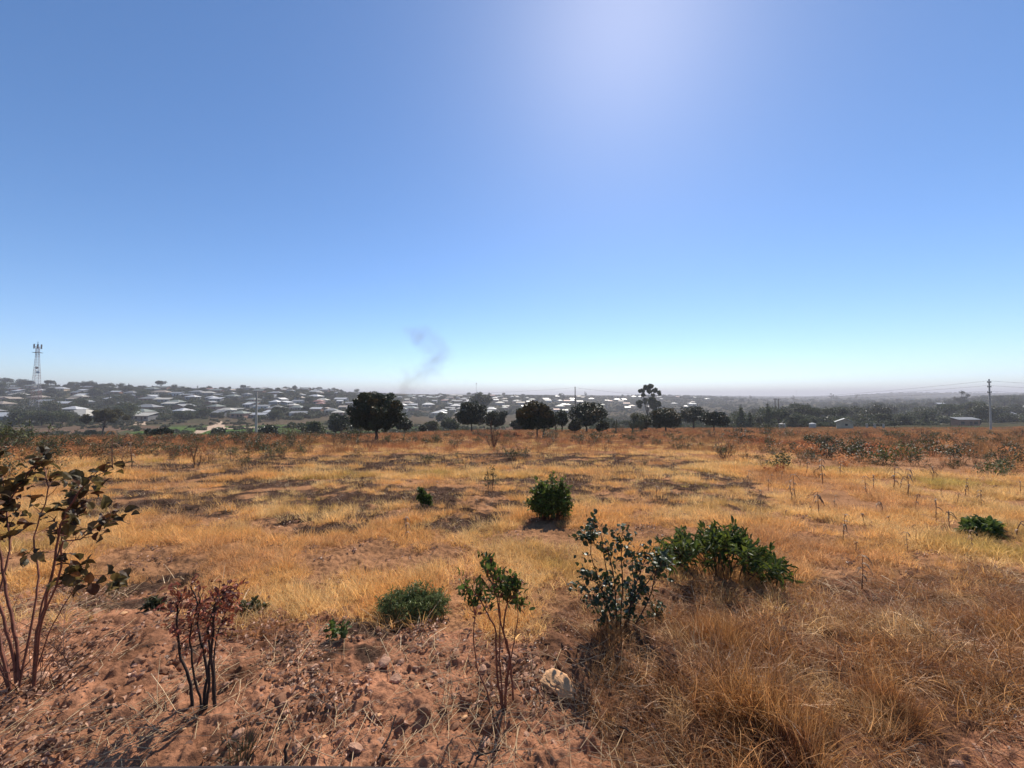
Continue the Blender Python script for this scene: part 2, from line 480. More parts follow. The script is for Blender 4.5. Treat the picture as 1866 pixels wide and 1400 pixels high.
def later(o, desc, place, cat, group, x, y, z):
    px, py = project(x, y, z)
    pending.append((o, desc, place, cat, group, float(px), float(py)))
ORD = "first second third fourth fifth sixth seventh eighth ninth tenth eleventh twelfth thirteenth fourteenth fifteenth sixteenth seventeenth eighteenth nineteenth twentieth".split()
def flush_labels():
    d = {}
    for p in pending: d.setdefault((p[1], p[2]), []).append(p)
    for (desc, place), ps in d.items():
        ps.sort(key=lambda p: p[5])
        n = len(ps)
        for i, p in enumerate(ps):
            if n == 1: s = desc + " " + place
            elif i == 0: s = "leftmost " + desc + " " + place
            elif i == n - 1: s = "rightmost " + desc + " " + place
            elif i < 20 and i <= n - 1 - i: s = ORD[i] + " from left, " + desc + " " + place
            elif n - 1 - i < 20: s = ORD[n - 1 - i] + " from right, " + desc + " " + place
            else: s = "one in the middle, " + desc + " " + place
            tag(p[0], s, p[3], p[4])

# ------------------------------------------------------------------ GROUND (one sheet to the horizon)
def build_ground():
    fr = np.radians(np.linspace(-62, 62, 1000))
    sd_ = np.radians(np.concatenate([np.linspace(-180, -63.5, 60)]))
    ang = np.concatenate([sd_, fr, -sd_[::-1][:-1]])
    r1 = np.exp(np.arange(math.log(.9), math.log(9), .0042))
    r2 = np.exp(np.arange(math.log(9), math.log(60), .010))
    r3 = np.exp(np.arange(math.log(60), math.log(1300), .012))
    r4 = np.exp(np.linspace(math.log(1300), math.log(9000), 60))
    rad = np.concatenate([[.02, .3, .6], r1, r2, r3, r4])
    A, R_ = np.meshgrid(ang, rad)
    X = R_ * np.sin(A); Y = R_ * np.cos(A)
    Z = H(X, Y, True)
    bz = burnt(X, Y)
    px, py, s, t = zones(X, Y)
    na, nr = len(ang), len(rad)
    i = np.arange(nr - 1)[:, None] * na; j = np.arange(na)[None, :]; j2 = (j + 1) % na
    Q = np.stack([i + j, i + j2, i + na + j2, i + na + j], -1).reshape(-1, 4)
    V = np.stack([X, Y, Z], -1).reshape(-1, 3)
    # surface colours by zone
    r = np.hypot(X, Y)
    C = np.zeros(X.shape + (3,))
    n1 = fbm(X * .5, Y * .5, 4)[..., None]; n2 = fbm(X * 3, Y * 3, 3)[..., None]
    soil = np.array([.325, .155, .088]) * (1 + .35 * n1 + .45 * n2)
    gold = np.array([.32, .165, .085]) * (1 + .2 * n1 + .2 * n2)
    red = np.array([.20, .10, .058]) * (1 + .3 * n1)
    C[:] = gold
    C = np.where(s[..., None], soil, C)
    C = np.where(t[..., None], np.array([.17, .085, .05]) * (1 + .4 * n2), C)  # under tall grass: shade of the gaps between blades put into the colour
    fr_ = sstep(19, 30, Y + 4 * n1[..., 0])[..., None]
    C = C * (1 - fr_) + red * fr_
    edge = sstep(1400, 1800, px)[..., None] * sstep(12, 16, Y)[..., None]
    C = C * (1 - .7 * edge) + np.array([.30, .16, .09]) * (1 + .3 * n2) * .7 * edge
    ash = np.array([.075, .045, .032]) * (1 + .6 * n2)
    C = C * (1 - bz[..., None]) + ash * bz[..., None]
    # valley: terraces, green plots, bare earth
    vl = sstep(70, 130, r)[..., None]
    fn = fbm(X * .012, Y * .03, 3)[..., None]
    brown = np.array([.13, .085, .06]); green = np.array([.055, .075, .03]); olive = np.array([.08, .075, .042])
    strip = (np.sin(Y * .16 + 2.2 * fbm(X * .01, Y * .01, 2)) > .55)[..., None]
    v = np.where(fn > .12, brown, olive)
    v = np.where(strip & (fn < .3), green, v)
    gp = inpoly(px, py, [(330, 775), (560, 777), (600, 800), (300, 803), (230, 790)])[..., None]
    v = np.where(gp, np.array([.075, .12, .035]) * (1 + .3 * n1), v)
    tr = inpoly(px, py, [(60, 766), (260, 762), (300, 775), (230, 785), (150, 803), (40, 806)])[..., None]
    v = np.where(tr & (np.sin(Y * .35) > -.3)[..., None], np.array([.16, .10, .07]), v)
    up = (inpoly(px, py, [(560, 757), (940, 762), (940, 771), (560, 768)]) | inpoly(px, py, [(380, 765), (560, 760), (560, 772), (380, 778)]))[..., None]
    v = np.where(up, np.array([.17, .115, .08]), v)
    hill = sstep(240, 300, r)[..., None]
    hs = np.array([.075, .065, .042]) * (1 + .4 * n1)
    v = v * (1 - hill * .75) + hs * hill * .75
    rt = (sstep(1300, 1420, px) * sstep(90, 125, Y))[..., None]
    v = v * (1 - rt) + np.array([.07, .065, .038]) * (1 + .4 * fn) * rt
    C = C * (1 - vl) + v * vl
    farr = sstep(900, 2000, r)[..., None]
    C = C * (1 - farr) + np.array([.055, .052, .035]) * (1 + .5 * fn) * farr
    for pl in ([(350, 790), (362, 781), (395, 773), (402, 777), (372, 788)], [(395, 768), (405, 768), (412, 782), (400, 782)], [(88, 797), (150, 793), (150, 796), (88, 800)], [(225, 762), (262, 765), (268, 773), (226, 772)],
               [(400, 781), (470, 779), (470, 782), (400, 783)], [(560, 779), (640, 777), (640, 779), (560, 781)]):
        q = inpoly(px, py, pl) & (Y > 90)
        C[q] = np.array([.46, .34, .25])
    C = np.clip(C, .01, .8)
    m, nt, b = new_mat('ground')
    a = N(nt, "ShaderNodeAttribute", attribute_name="tint")
    n = noise(nt, 26, 8, .7); nn = noise(nt, 3.2, 6, .7)
    c1 = ramp(nt, n.outputs[0], [(.25, (.62, .60, .58)), (.5, (1, 1, 1)), (.75, (1.3, 1.25, 1.2))])
    c2 = ramp(nt, nn.outputs[0], [(.25, (.8, .78, .76)), (.75, (1.18, 1.18, 1.18))])
    x = mixc(nt, 1.0, a.outputs[0], c1.outputs[0], 'MULTIPLY'); x = mixc(nt, 1.0, x, c2.outputs[0], 'MULTIPLY')
    nt.links.new(x, b.inputs["Base Color"]); b.inputs["Roughness"].default_value = .95; b.inputs["Specular IOR Level"].default_value = .0
    bp = N(nt, "ShaderNodeBump"); bp.inputs["Strength"].default_value = .9; bp.inputs["Distance"].default_value = .03
    nt.links.new(n.outputs[0], bp.inputs["Height"]); nt.links.new(bp.outputs[0], b.inputs["Normal"])
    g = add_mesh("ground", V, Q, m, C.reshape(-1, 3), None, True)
    tag(g, "dry sloping field with bare reddish soil, burnt patches and a valley beyond", "ground", kind="structure")
build_ground()

# ------------------------------------------------------------------ GN instancer for the uncountable growth
proto_col = bpy.data.collections.new("tuft_shapes")
def instancer(name, protos, P, rot, scl, idx, label, cat):
    col = bpy.data.collections.new(name + "_shapes")
    for p in protos: col.objects.link(p)
    me = bpy.data.meshes.new(name)
    me.vertices.add(len(P)); me.vertices.foreach_set("co", np.asarray(P, np.float32).ravel())
    a = me.attributes.new("rot", 'FLOAT_VECTOR', 'POINT'); a.data.foreach_set("vector", np.asarray(rot, np.float32).ravel())
    a = me.attributes.new("scl", 'FLOAT', 'POINT'); a.data.foreach_set("value", np.asarray(scl, np.float32).ravel())
    a = me.attributes.new("idx", 'INT', 'POINT'); a.data.foreach_set("value", np.asarray(idx, np.int32).ravel())
    for mt in protos[0].data.materials: me.materials.append(mt)
    o = bpy.data.objects.new(name, me); scene.collection.objects.link(o)
    g = bpy.data.node_groups.new(name + "_nodes", 'GeometryNodeTree')
    g.interface.new_socket(name="Geometry", in_out='INPUT', socket_type='NodeSocketGeometry')
    g.interface.new_socket(name="Geometry", in_out='OUTPUT', socket_type='NodeSocketGeometry')
    gi = g.nodes.new('NodeGroupInput'); go = g.nodes.new('NodeGroupOutput')
    ip = g.nodes.new('GeometryNodeInstanceOnPoints'); ci = g.nodes.new('GeometryNodeCollectionInfo')
    ci.inputs[0].default_value = col; ci.inputs[1].default_value = True; ci.inputs[2].default_value = True
    ip.inputs['Pick Instance'].default_value = True
    def na(nm, ty):
        n = g.nodes.new('GeometryNodeInputNamedAttribute'); n.data_type = ty; n.inputs[0].default_value = nm; return n.outputs[0]
    L = g.links
    L.new(gi.outputs[0], ip.inputs['Points']); L.new(ci.outputs[0], ip.inputs['Instance'])
    L.new(na("idx", 'INT'), ip.inputs['Instance Index']); L.new(na("rot", 'FLOAT_VECTOR'), ip.inputs['Rotation']); L.new(na("scl", 'FLOAT'), ip.inputs['Scale'])
    L.new(ip.outputs[0], go.inputs[0])
    md = o.modifiers.new("scatter", 'NODES'); md.node_group = g
    tag(o, label, cat, kind="stuff")
    return o
def sample_band(r, n, y0, y1, umax=1.42, p=1.0):
    """random ground points with depth y0..y1 inside the widening wedge in front of the viewer"""
    Y = np.sqrt(r.uniform(y0 * y0, y1 * y1, n))
    X = r.uniform(-umax, umax, n) * (Y + .6)
    return X, Y
def place(X, Y):
    return np.stack([X, Y, H(X, Y, True)], 1)

r = np.random.default_rng(11)
# golden short grass
def tuft_set(seed, k, mat, **kw):
    rr = np.random.default_rng(seed)
    out = []
    for i in range(k):
        q = {a: (b(rr) if callable(b) and a != 'tintf' else b) for a, b in kw.items()}
        out.append(blades(rr, **q).build("tuft", mat, tint=True, link=False))
    return out
gold_t = tuft_set(1, 6, M['gold'], n=46, h=.135, w=.0045, spread=.45, lean=.5, droop=.8, rad=.10, hv=.5, segs=3)
gold_l = tuft_set(2, 5, M['gold'], n=60, h=.15, w=.009, spread=.45, lean=.45, droop=.6, rad=.24, hv=.5, segs=2)
pts = []; 
for (n, y0, y1) in ((16000, 3.2, 8), (24000, 8, 15), (26000, 15, 30), (26000, 30, 62)):
    X, Y = sample_band(r, n, y0, y1)
    px, py, s, t = zones(X, Y)
    bz = burnt(X, Y)
    dens = np.where(px < 1000, .30, .42) + 1.6 * (fbm(X * .9, Y * .9, 3) + .12)
    keep = (~s) & (~t | (r.random(n) < .15)) & (r.random(n) > bz * .93) & (r.random(n) < dens) & ~((px > 1440) & (Y > 14.5 - (px - 1440) * .006)) & (H0(X, Y) > -8)
    far = Y > 21 + 3 * fbm(X * .1, Y * .1, 2)
    keep &= ~far | (r.random(n) < .35)
    # thin scattering on the soil margin
    keep |= s & (py < 1150) & (r.random(n) < .10)
    X, Y = X[keep], Y[keep]
    P = place(X, Y); nn = len(X)
    big = Y > 12
    idx = np.where(big, 6 + r.integers(0, 5, nn), r.integers(0, 6, nn))
    sc = r.uniform(.55, 1.25, nn) * np.where(Y < 5, .9, 1.0) * (1 + .25 * fbm(X * .5, Y * .5, 2))
    pts.append((P, sc, idx))
P = np.concatenate([a[0] for a in pts]); sc = np.concatenate([a[1] for a in pts]); idx = np.concatenate([a[2] for a in pts])
def rots(r, n, tilt=.12, bias=(0, 0)):
    e = np.zeros((n, 3)); e[:, 0] = r.normal(bias[0], tilt, n); e[:, 1] = r.normal(bias[1], tilt, n); e[:, 2] = r.uniform(0, 6.283, n)
    return e
instancer("golden_grass", gold_t + gold_l, P, rots(r, len(P), .14), sc, idx, "short golden dry grass covering the middle of the field", "grass")

# tall tangled brown grass, right foreground
def tall_tint(rr, n):
    b = rr.uniform(.4, 1.35, n)[:, None] * np.ones((1, 3))
    pale = rr.random(n) < .24
    b[pale] *= np.array([1.4, 1.6, 1.9])
    return b
tall_t = tuft_set(3, 6, M['brown'], n=34, h=.27, w=.0050, spread=.6, lean=1.0, droop=1.5, rad=.17, hv=.7, segs=6, tintf=tall_tint)
up_t = tuft_set(4, 3, M['brown'], n=34, h=.32, w=.0045, spread=.2, lean=.12, droop=.5, rad=.08, hv=.4, segs=4, tintf=tall_tint)
X, Y = sample_band(r, 38000, 1.4, 6.4, 1.5)
px, py, s, t = zones(X, Y)
dens = np.clip(.68 + 1.5 * fbm(X * 1.9, Y * 1.9, 3), .08, 1) * np.where(py > 1110, 1, .6)
edge_d = sstep(1010, 1250, px)
keep = t & (r.random(len(X)) < dens) & (r.random(len(X)) < .45 + .55 * edge_d)
keep |= inpoly(px, py, [(400, 1105), (560, 1125), (560, 1165), (430, 1160)]) & (r.random(len(X)) < .6)
keep |= inpoly(px, py, [(120, 1062), (240, 1075), (240, 1105), (130, 1100)]) & (r.random(len(X)) < .5)
X, Y, px, py = X[keep], Y[keep], px[keep], py[keep]
up = (fbm(X * 1.6 + 30, Y * 1.6, 2) > .42) & (px > 1200) & (py > 1150)
idx = np.where(up, 6 + r.integers(0, 3, len(X)), r.integers(0, 6, len(X)))
sc = .88 * r.uniform(.35, 1.0, len(X)) * (1 + .5 * fbm(X * 1.7, Y * 1.7, 2)) * (.75 + .25 * sstep(1000, 1300, px)) * np.where(py < 1130, .65, 1)
instancer("tall_dry_grass", tall_t + up_t, place(X, Y), rots(r, len(X), .38), sc, idx, "tall tangled brown dry grass filling the right foreground", "grass")

# reddish rough grass, far part of the field
far_t = tuft_set(5, 6, M['red'], n=38, h=.34, w=.012, spread=.3, lean=.22, droop=.5, rad=.28, hv=.5, segs=3)
X, Y = sample_band(r, 52000, 13, 112)
w_ = np.where(Y > 50, .8, 1.0)
px, py, s, t = zones(X, Y)
bz = burnt(X, Y)
far = Y > 21 + 3 * fbm(X * .1, Y * .1, 2)
righty = (px > 1440) & (Y > 14.5 - (px - 1440) * .006)
keep = (far | righty) & (r.random(len(X)) > bz) & (H0(X, Y) > plane_z(Y) - 1.2) & (r.random(len(X)) < np.clip(.5 + 1.5 * fbm(X * .3, Y * .3, 3), .05, 1))
X, Y = X[keep], Y[keep]
sc = r.uniform(.55, 1.2, len(X)) * np.where(Y < 18, .6, 1)
instancer("reddish_grass", far_t, place(X, Y), rots(r, len(X)), sc, r.integers(0, 6, len(X)), "rough reddish brown grass over the far half of the field", "grass")

# thin upright seed stems standing above the grass
def stems_tuft(seed, n, h, w):
    rr = np.random.default_rng(seed); mb = blades(rr, n, h, w, .12, .10, .25, .16, hv=.35, segs=3)
    V = mb.V[0].reshape(n, -1, 3); tip = V[:, -2:, :].mean(1)
    m = 5
    P = np.repeat(tip, m, 0) - np.tile(np.linspace(0, h * .22, m), n)[:, None] * np.array([0, 0, 1.]) + rr.normal(0, w * .8, (n * m, 3))
    scatter(mb, DI, DIF, P, rot_from(rr.normal(0, .5, (n * m, 3)) + [0, 0, .8], rr.uniform(0, 6, n * m), rr), np.stack([np.full(n * m, w * 2.2), np.full(n * m, h * .07), np.full(n * m, h * .05)], 1), rr.uniform(.7, 1.6, n * m)[:, None] * np.ones((1, 3)))
    return mb.build("seed_stem", M['red'], tint=True, link=False)
sst = [stems_tuft(90 + i, 5, .46, .006) for i in range(5)]
X, Y = sample_band(r, 22000, 3.5, 60)
px, py, s, t = zones(X, Y)
cl = fbm(X * .35 + 40, Y * .35, 3)
keep = (~s) & (H0(X, Y) > plane_z(Y) - 1) & (r.random(len(X)) < np.where(Y > 18, np.clip(.35 + cl, .05, 1), np.clip(.02 + cl * .25, .01, .3)))
X, Y = X[keep], Y[keep]
instancer("seed_stems", sst, place(X, Y), rots(r, len(X), .1), r.uniform(.5, 1.15, len(X)) * np.where(Y < 14, .7, 1), r.integers(0, 5, len(X)), "thin reddish upright seed stems standing above the dry grass", "dry stems")

# charred stubble and pale ash chips on the burnt ground
ch_t = tuft_set(6, 4, M['char'], n=26, h=.07, w=.006, spread=.5, lean=.7, droop=.4, rad=.16, hv=.6, segs=2)
st_t = tuft_set(8, 3, M['straw'], n=7, h=.10, w=.006, spread=.4, lean=1.2, droop=.3, rad=.16, hv=.6, segs=2)
X, Y = sample_band(r, 60000, 3.5, 40)
bz = burnt(X, Y)
keep = (r.random(len(X)) < bz * .8); X, Y = X[keep], Y[keep]
instancer("charred_stubble", ch_t + st_t, place(X, Y), rots(r, len(X)), r.uniform(.6, 1.5, len(X)), np.where(r.random(len(X)) < .6, r.integers(0, 4, len(X)), 4 + r.integers(0, 3, len(X))), "blackened grass stubble on the burnt patches", "burnt grass")

# straw, dead leaves and crumbs on the bare soil
sr = np.random.default_rng(21)
lit = []
for i in range(4):
    mb = MB(); n = 9
    p = np.stack([sr.normal(0, .05, n), sr.normal(0, .05, n), sr.uniform(.004, .02, n)], 1)
    d = np.stack([sr.normal(0, 1, n), sr.normal(0, 1, n), sr.normal(0, .35, n)], 1)
    scatter(mb, OV, OVT, p, rot_from(d, sr.normal(0, .8, n), sr), np.stack([sr.uniform(.018, .035, n), sr.uniform(.025, .05, n), sr.uniform(.05, .16, n)], 1), sr.uniform(.5, 1.6, n)[:, None] * np.array([[1, 1, 1]]))
    lit.append(mb.build("litter", M['litter'], tint=True, link=False))
straws = []
for i in range(5):
    mb = MB()
    for k in range(3):
        L_ = sr.uniform(.06, .24); a0 = sr.uniform(0, 6.28); c0 = sr.normal(0, .05, 2)
        pp = [(c0[0] + math.cos(a0 + .25 * q * sr.normal()) * L_ * (q - 1.5), c0[1] + math.sin(a0 + .1 * q) * L_ * (q - 1.5) , .008 + .012 * abs(sr.normal())) for q in range(4)]
        mb.tube(pp, [.0019, .0018, .0014, .0008], 4)
    straws.append(mb.build("straw", M['straw'], tint=True, link=False))
X, Y = sample_band(r, 22000, 1.5, 7.5)
px, py, s, t = zones(X, Y)
cl = np.clip(.25 + 1.3 * fbm(X * 1.2 + 9, Y * 1.2, 3), .02, 1)
keep = (s | (r.random(len(X)) < .1)) & (r.random(len(X)) < cl); X, Y = X[keep], Y[keep]
instancer("leaf_litter", lit, place(X, Y), rots(r, len(X), .1), r.uniform(.5, 1.2, len(X)), r.integers(0, 4, len(X)), "curled dead leaves scattered over the bare soil", "leaf litter")
X, Y = sample_band(r, 9000, 1.5, 7.0)
px, py, s, t = zones(X, Y)
keep = (s | t) & (r.random(len(X)) < np.clip(.4 + fbm(X + 3, Y, 3), .05, 1)); X, Y = X[keep], Y[keep]
instancer("straw_litter", straws, place(X, Y), rots(r, len(X), .12), r.uniform(.4, 1.3, len(X)), r.integers(0, 5, len(X)), "pale broken straws lying on the bare soil", "straw")

def lump(rr, sub=2, rough=.25, flat=.7, elong=1.3):
    import bmesh
    bm = bmesh.new(); bmesh.ops.create_icosphere(bm, subdivisions=sub, radius=1)
    V = np.array([v.co[:] for v in bm.verts]); Fc = np.array([[v.index for v in f.verts] for f in bm.faces]); bm.free()
    dirs = rr.normal(0, 1, (9, 3)); dirs /= np.linalg.norm(dirs, axis=1)[:, None]
    for d in dirs:                               # chop facets
        h = rr.uniform(.55, .9); q = V @ d
        V = V - np.maximum(q - h, 0)[:, None] * d[None] * .85
    V += rr.normal(0, rough * .12, V.shape)
    V *= np.array([elong, 1, flat])
    return V, Fc
clods = []
for i in range(5):
    V, Fc = lump(sr, 2, .5, .65, 1.2)
    clods.append(add_mesh("clod", V * .5, Fc, M['clod'] if i < 3 else M['stone'], link=False))
X, Y = sample_band(r, 42000, 1.5, 8.0)
px, py, s, t = zones(X, Y)
cl = np.clip(.15 + 1.5 * fbm(X * 1.6, Y * 1.6 + 7, 3), .03, 1)
keep = s & (r.random(len(X)) < cl); X, Y = X[keep], Y[keep]
sc = .008 + .022 * r.random(len(X)) ** 4.0 * 3.2
P = place(X, Y)
instancer("soil_crumbs", clods, P, rots(r, len(X), .6), sc, r.integers(0, 5, len(X)), "small crumbs and clods of reddish soil on the bare ground", "soil crumbs")

# ------------------------------------------------------------------ the pale stone and the other stones
import bmesh
def angular_rock(pts, cuts, seed, amp):
    bm = bmesh.new()
    for p in pts: bm.verts.new(p)
    bmesh.ops.convex_hull(bm, input=bm.verts)
    bmesh.ops.triangulate(bm, faces=bm.faces)
    for k in range(cuts): bmesh.ops.subdivide_edges(bm, edges=bm.edges, cuts=1, use_grid_fill=True)
    bmesh.ops.triangulate(bm, faces=bm.faces)
    V = np.array([v.co[:] for v in bm.verts]); Fc = np.array([[v.index for v in f.verts] for f in bm.faces]); bm.free()
    L_ = np.abs(V).max()
    q = V / L_
    V = V + (fbm(q[:, 0] * 3 + q[:, 2] * 2.3, q[:, 1] * 3 - q[:, 2], 4, .6) * amp * L_)[:, None] * (q / (np.linalg.norm(q, axis=1)[:, None] + .2))
    return V, Fc
x, y, z = ground_hit(1018, 1262)
V, Fc = angular_rock([(-.115, -.03, .03), (-.10, .07, .05), (-.05, .10, .075), (.04, .09, .06), (.11, -.02, .01), (.10, -.05, -.035), (.03, -.075, -.02), (-.05, -.05, .035), (-.08, -.045, -.01), (-.02, .02, .088), (-.07, .05, .085), (.02, .06, .08), (.06, -.05, .005), (-.06, .05, -.05), (.07, .04, -.05)], 4, 3, .07)
crk = np.abs(V[:, 2] - .25 * V[:, 0] * -1 - .028) < .006; crk &= V[:, 1] < .02
V[crk, 1] += .014
o = add_mesh("rock", V * np.array([1.0, .85, .56]), Fc, M['rock'])
o.location = (x, y, z + .035); o.rotation_euler = (.10, .10, -.3)
tag(o, "large pale sandstone rock with a layered edge lying beside the tangled grass", "rock")
rs = np.random.default_rng(31)
base_stones = []
for i in range(5):
    V, Fc = lump(rs, 3, .3, .6, 1.25)
    base_stones.append(V)
    base_stones[-1] = (V, Fc)
spots = [(305, 1128, 14, 0), (192, 1148, 12, 1), (225, 1120, 9, 0), (130, 1160, 10, 0), (78, 1240, 22, 1), (440, 1215, 9, 0), (553, 1228, 13, 1), (575, 1232, 8, 0), (605, 1240, 9, 1),
         (700, 1210, 22, 1), (720, 1240, 17, 1), (655, 1165, 9, 1), (650, 1368, 24, 1), (690, 1355, 16, 1), (692, 1308, 12, 0), (605, 1290, 18, 1), (760, 1255, 14, 0), (782, 1252, 10, 1),
         (815, 1210, 9, 1), (830, 1190, 12, 1), (845, 1310, 10, 0), (540, 1365, 16, 1), (485, 1240, 11, 1), (520, 1300, 14, 1), (370, 1370, 12, 1), (335, 1330, 10, 0), (262, 1340, 9, 0), (210, 1290, 13, 1),
         (300, 1240, 9, 1), (255, 1255, 10, 1), (930, 1205, 8, 1), (880, 1360, 12, 1), (960, 1340, 9, 1), (1010, 1355, 10, 1), (1780, 1365, 14, 1), (60, 1350, 14, 1), (115, 1308, 12, 1), (160, 1235, 8, 0), (740, 1320, 10, 1), (590, 1345, 9, 0)]
def sidew(px, py):
    h = "far left" if px < 260 else "left" if px < 480 else "centre left" if px < 680 else "centre" if px < 860 else "centre right" if px < 1100 else "right"
    return h
for k, (px, py, w, c) in enumerate(spots):
    x, y, z = ground_hit(px, py)
    V, Fc = base_stones[k % 5]
    s = w / F * y * .55
    key = (k % 5, c)
    o = add_mesh("stone", V * s * np.array([1, 1, .9]), Fc, M['rock'] if c == 0 else M['stone'])
    o.location = (x, y, z + s * .2); o.rotation_euler = (rs.normal(0, .3), rs.normal(0, .3), rs.uniform(0, 6))
    where = "on bare soil, " + {"far left": "by the leafy bush", "left": "by the red-leaved sapling", "centre left": "right of the red-leaved sapling", "centre": "left of the green-tipped sapling", "centre right": "by green-tipped sapling", "right": "in lower right corner"}[sidew(px, py)]
    later(o, ("pale " if c == 0 else "reddish ") + ("larger stone" if w > 12 else "small stone"), where, "stone", "stones on the bare soil", x, y, z)

# ------------------------------------------------------------------ branching plants
def grow(rr, mb, start, d, length, r0, level, tips, nseg=5, wob=.18, up=.15, nch=4, spread=.7, ratio=.6, tmin=.35, sides=5):
    pts = [np.array(start, float)]; dd = np.array(d, float); dd /= np.linalg.norm(dd)
    for k in range(nseg):
        dd = dd + rr.normal(0, wob, 3) + np.array([0, 0, up]); dd /= np.linalg.norm(dd)
        pts.append(pts[-1] + dd * length / nseg)
    pts = np.array(pts); rad = np.linspace(r0, r0 * .45, len(pts))
    mb.tube(pts, rad, sides)
    if level == 0:
        for k in range(1, len(pts)): tips.append((pts[k], pts[k] - pts[k - 1], k / (len(pts) - 1)))
        return
    for c in range(nch):
        t = rr.uniform(tmin, 1.0) if c else 1.0
        q = t * nseg; i = min(int(q), nseg - 1)
        p = pts[i] + (pts[i + 1] - pts[i]) * (q - i)
        base = pts[i + 1] - pts[i]; base /= np.linalg.norm(base)
        nd = base + rr.normal(0, spread, 3) * np.array([1, 1, .6])
        grow(rr, mb, p, nd, length * ratio * rr.uniform(.7, 1.2), r0 * .5, level - 1, tips, max(3, nseg - 1), wob, up, nch, spread, ratio, tmin, sides)
def leaves_on(rr, mb, tips, per, size, asp=.9, out=.9, upb=.2, tints=((1, 1, 1),), droop=0.0, tmpl=None, jit=.02, crinkle=1.0):
    P = []; D = []
    for (p, d, t) in tips:
        d = d / (np.linalg.norm(d) + 1e-9)
        for k in range(per):
            P.append(p + rr.normal(0, jit, 3)); D.append(d * .5 + rr.normal(0, out, 3) + np.array([0, 0, upb - droop]))
    P = np.array(P); D = np.array(D); n = len(P)
    s = size * rr.uniform(.6, 1.25, n)
    T = np.array(tints)[rr.integers(0, len(tints), n)] * rr.uniform(.75, 1.3, n)[:, None]
    TV, TF = tmpl or (OV, OVT)
    scatter(mb, TV, TF, P, rot_from(D, rr.normal(0, .7, n), rr), np.stack([s * asp, s, s * rr.uniform(.5, 2.0, n) * crinkle], 1), T)
def stem_px(pts, Y, dY=0):
    """stem through photograph points, at real depth Y (+dY towards the tip)"""
    n = len(pts); out = []
    for i, (a, b) in enumerate(pts): out.append(at(a, b, Y + dY * i / max(n - 1, 1)))
    return np.array(out)
def refine(P, k=4, rr=None, j=.0):
    P = np.asarray(P); t = np.arange(len(P)); tt = np.linspace(0, len(P) - 1, (len(P) - 1) * k + 1)
    Q = np.stack([np.interp(tt, t, P[:, c]) for c in range(3)], 1)
    if len(Q) > 4:
        Qs = Q.copy(); Qs[1:-1] = (Q[:-2] + Q[1:-1] * 2 + Q[2:]) / 4; Q = Qs
    if rr is not None: Q[1:-1] += rr.normal(0, j, Q[1:-1].shape)
    return Q
def hero(name, label, cat, base, stems, rr, twig=(6, .16, .55, .3), leaf=None, stem_mat='stem', leaf_mat='green', r0=.012, extra=None, sides=6, leaf2=None):
    """a bush: stems (3D polylines) + twigs + leaves.  base = ground point"""
    b = np.array(base)
    root = empty(name, base)
    mb = MB(); tips = []
    for (P, rad, t0) in stems:
        P = refine(P, 4, rr, rad * .35); L = len(P)
        P[0, 2] -= .05
        mb.tube(P - b, np.linspace(rad, rad * .4, L), sides)
        nt_, ln, spr, upw = twig
        for k in range(nt_):
            t = rr.uniform(t0, 1.0) if k else 1.0
            i = min(int(t * (L - 1)), L - 2); p = P[i] + (P[i + 1] - P[i]) * (t * (L - 1) - i)
            d = P[i + 1] - P[i]; d /= np.linalg.norm(d) + 1e-9
            grow(rr, mb, p - b, d * .6 + rr.normal(0, spr, 3) + np.array([0, 0, upw]), ln * rr.uniform(.6, 1.3), rad * .35, 0, tips, 4, .2, .05, 0, sides=4)
    for k in range(int(len(stems) * .6) if len(stems) > 10 else 4):
        P = np.asarray(stems[int(rr.integers(len(stems)))][0]); q = P[-1] - b; d = P[-1] - P[0]; d = d / (np.linalg.norm(d) + 1e-9)
        grow(rr, mb, q, d + rr.normal(0, .4, 3) + np.array([0, 0, .3]), twig[1] * rr.uniform(.6, 1.4), .0022, 0, [], 4, .2, .0, 0, sides=4)
    mb.build("stem", M[stem_mat], root, smooth=True)
    for (lm, kw, nm, frac) in (leaf or []):
        lb = MB()
        tp = [tips[i] for i in range(len(tips)) if rr.random() < frac]
        if callable(kw.get('where')):
            w = kw['where']; tp = [q for q in tp if w(q[0])]
        kk = {a: c for a, c in kw.items() if a != 'where'}
        if not tp: continue
        leaves_on(rr, lb, tp, **kk)
        lb.build(nm, M[lm], root, tint=True)
    tag(root, label, cat)
    return root

# (1) the large broad-leaved bush cut by the left edge
rr = np.random.default_rng(41)
Yb = 2.62
bx = at(35, 1262, Yb); gb = (bx[0], Yb, float(H(bx[0], Yb)))
S = []
for pts_, rad, dY in (
    ([(62, 1245), (68, 1150), (92, 1060), (105, 980), (120, 930), (165, 870)], .014, .10),
    ([(62, 1245), (75, 1130), (110, 1050), (112, 985), (145, 985), (180, 955), (200, 945)], .010, -.1),
    ([(35, 1225), (20, 1120), (5, 1040), (-10, 960), (25, 900), (60, 850)], .014, .25),
    ([(30, 1230), (15, 1150), (-25, 1050), (-60, 950), (-70, 860)], .014, .0),
    ([(20, 1250), (-30, 1150), (-90, 1010), (-130, 900)], .013, .2),
    ([(20, 1250), (-10, 1120), (20, 1000), (10, 900), (-10, 820)], .012, .5),
    ([(60, 1240), (90, 1150), (125, 1090), (150, 1050), (195, 1048)], .006, .1),
    ([(35, 1240), (60, 1130), (70, 1050), (60, 980), (90, 900), (80, 850)], .010, .35),
    ([(62, 1245), (70, 1120), (100, 1030), (120, 960), (140, 900), (175, 862)], .009, .3),
    ([(20, 1250), (-20, 1120), (-10, 1000), (-40, 920), (-30, 850)], .012, -.1)):
    S.append((stem_px(pts_, Yb, dY), rad * .68, .48))
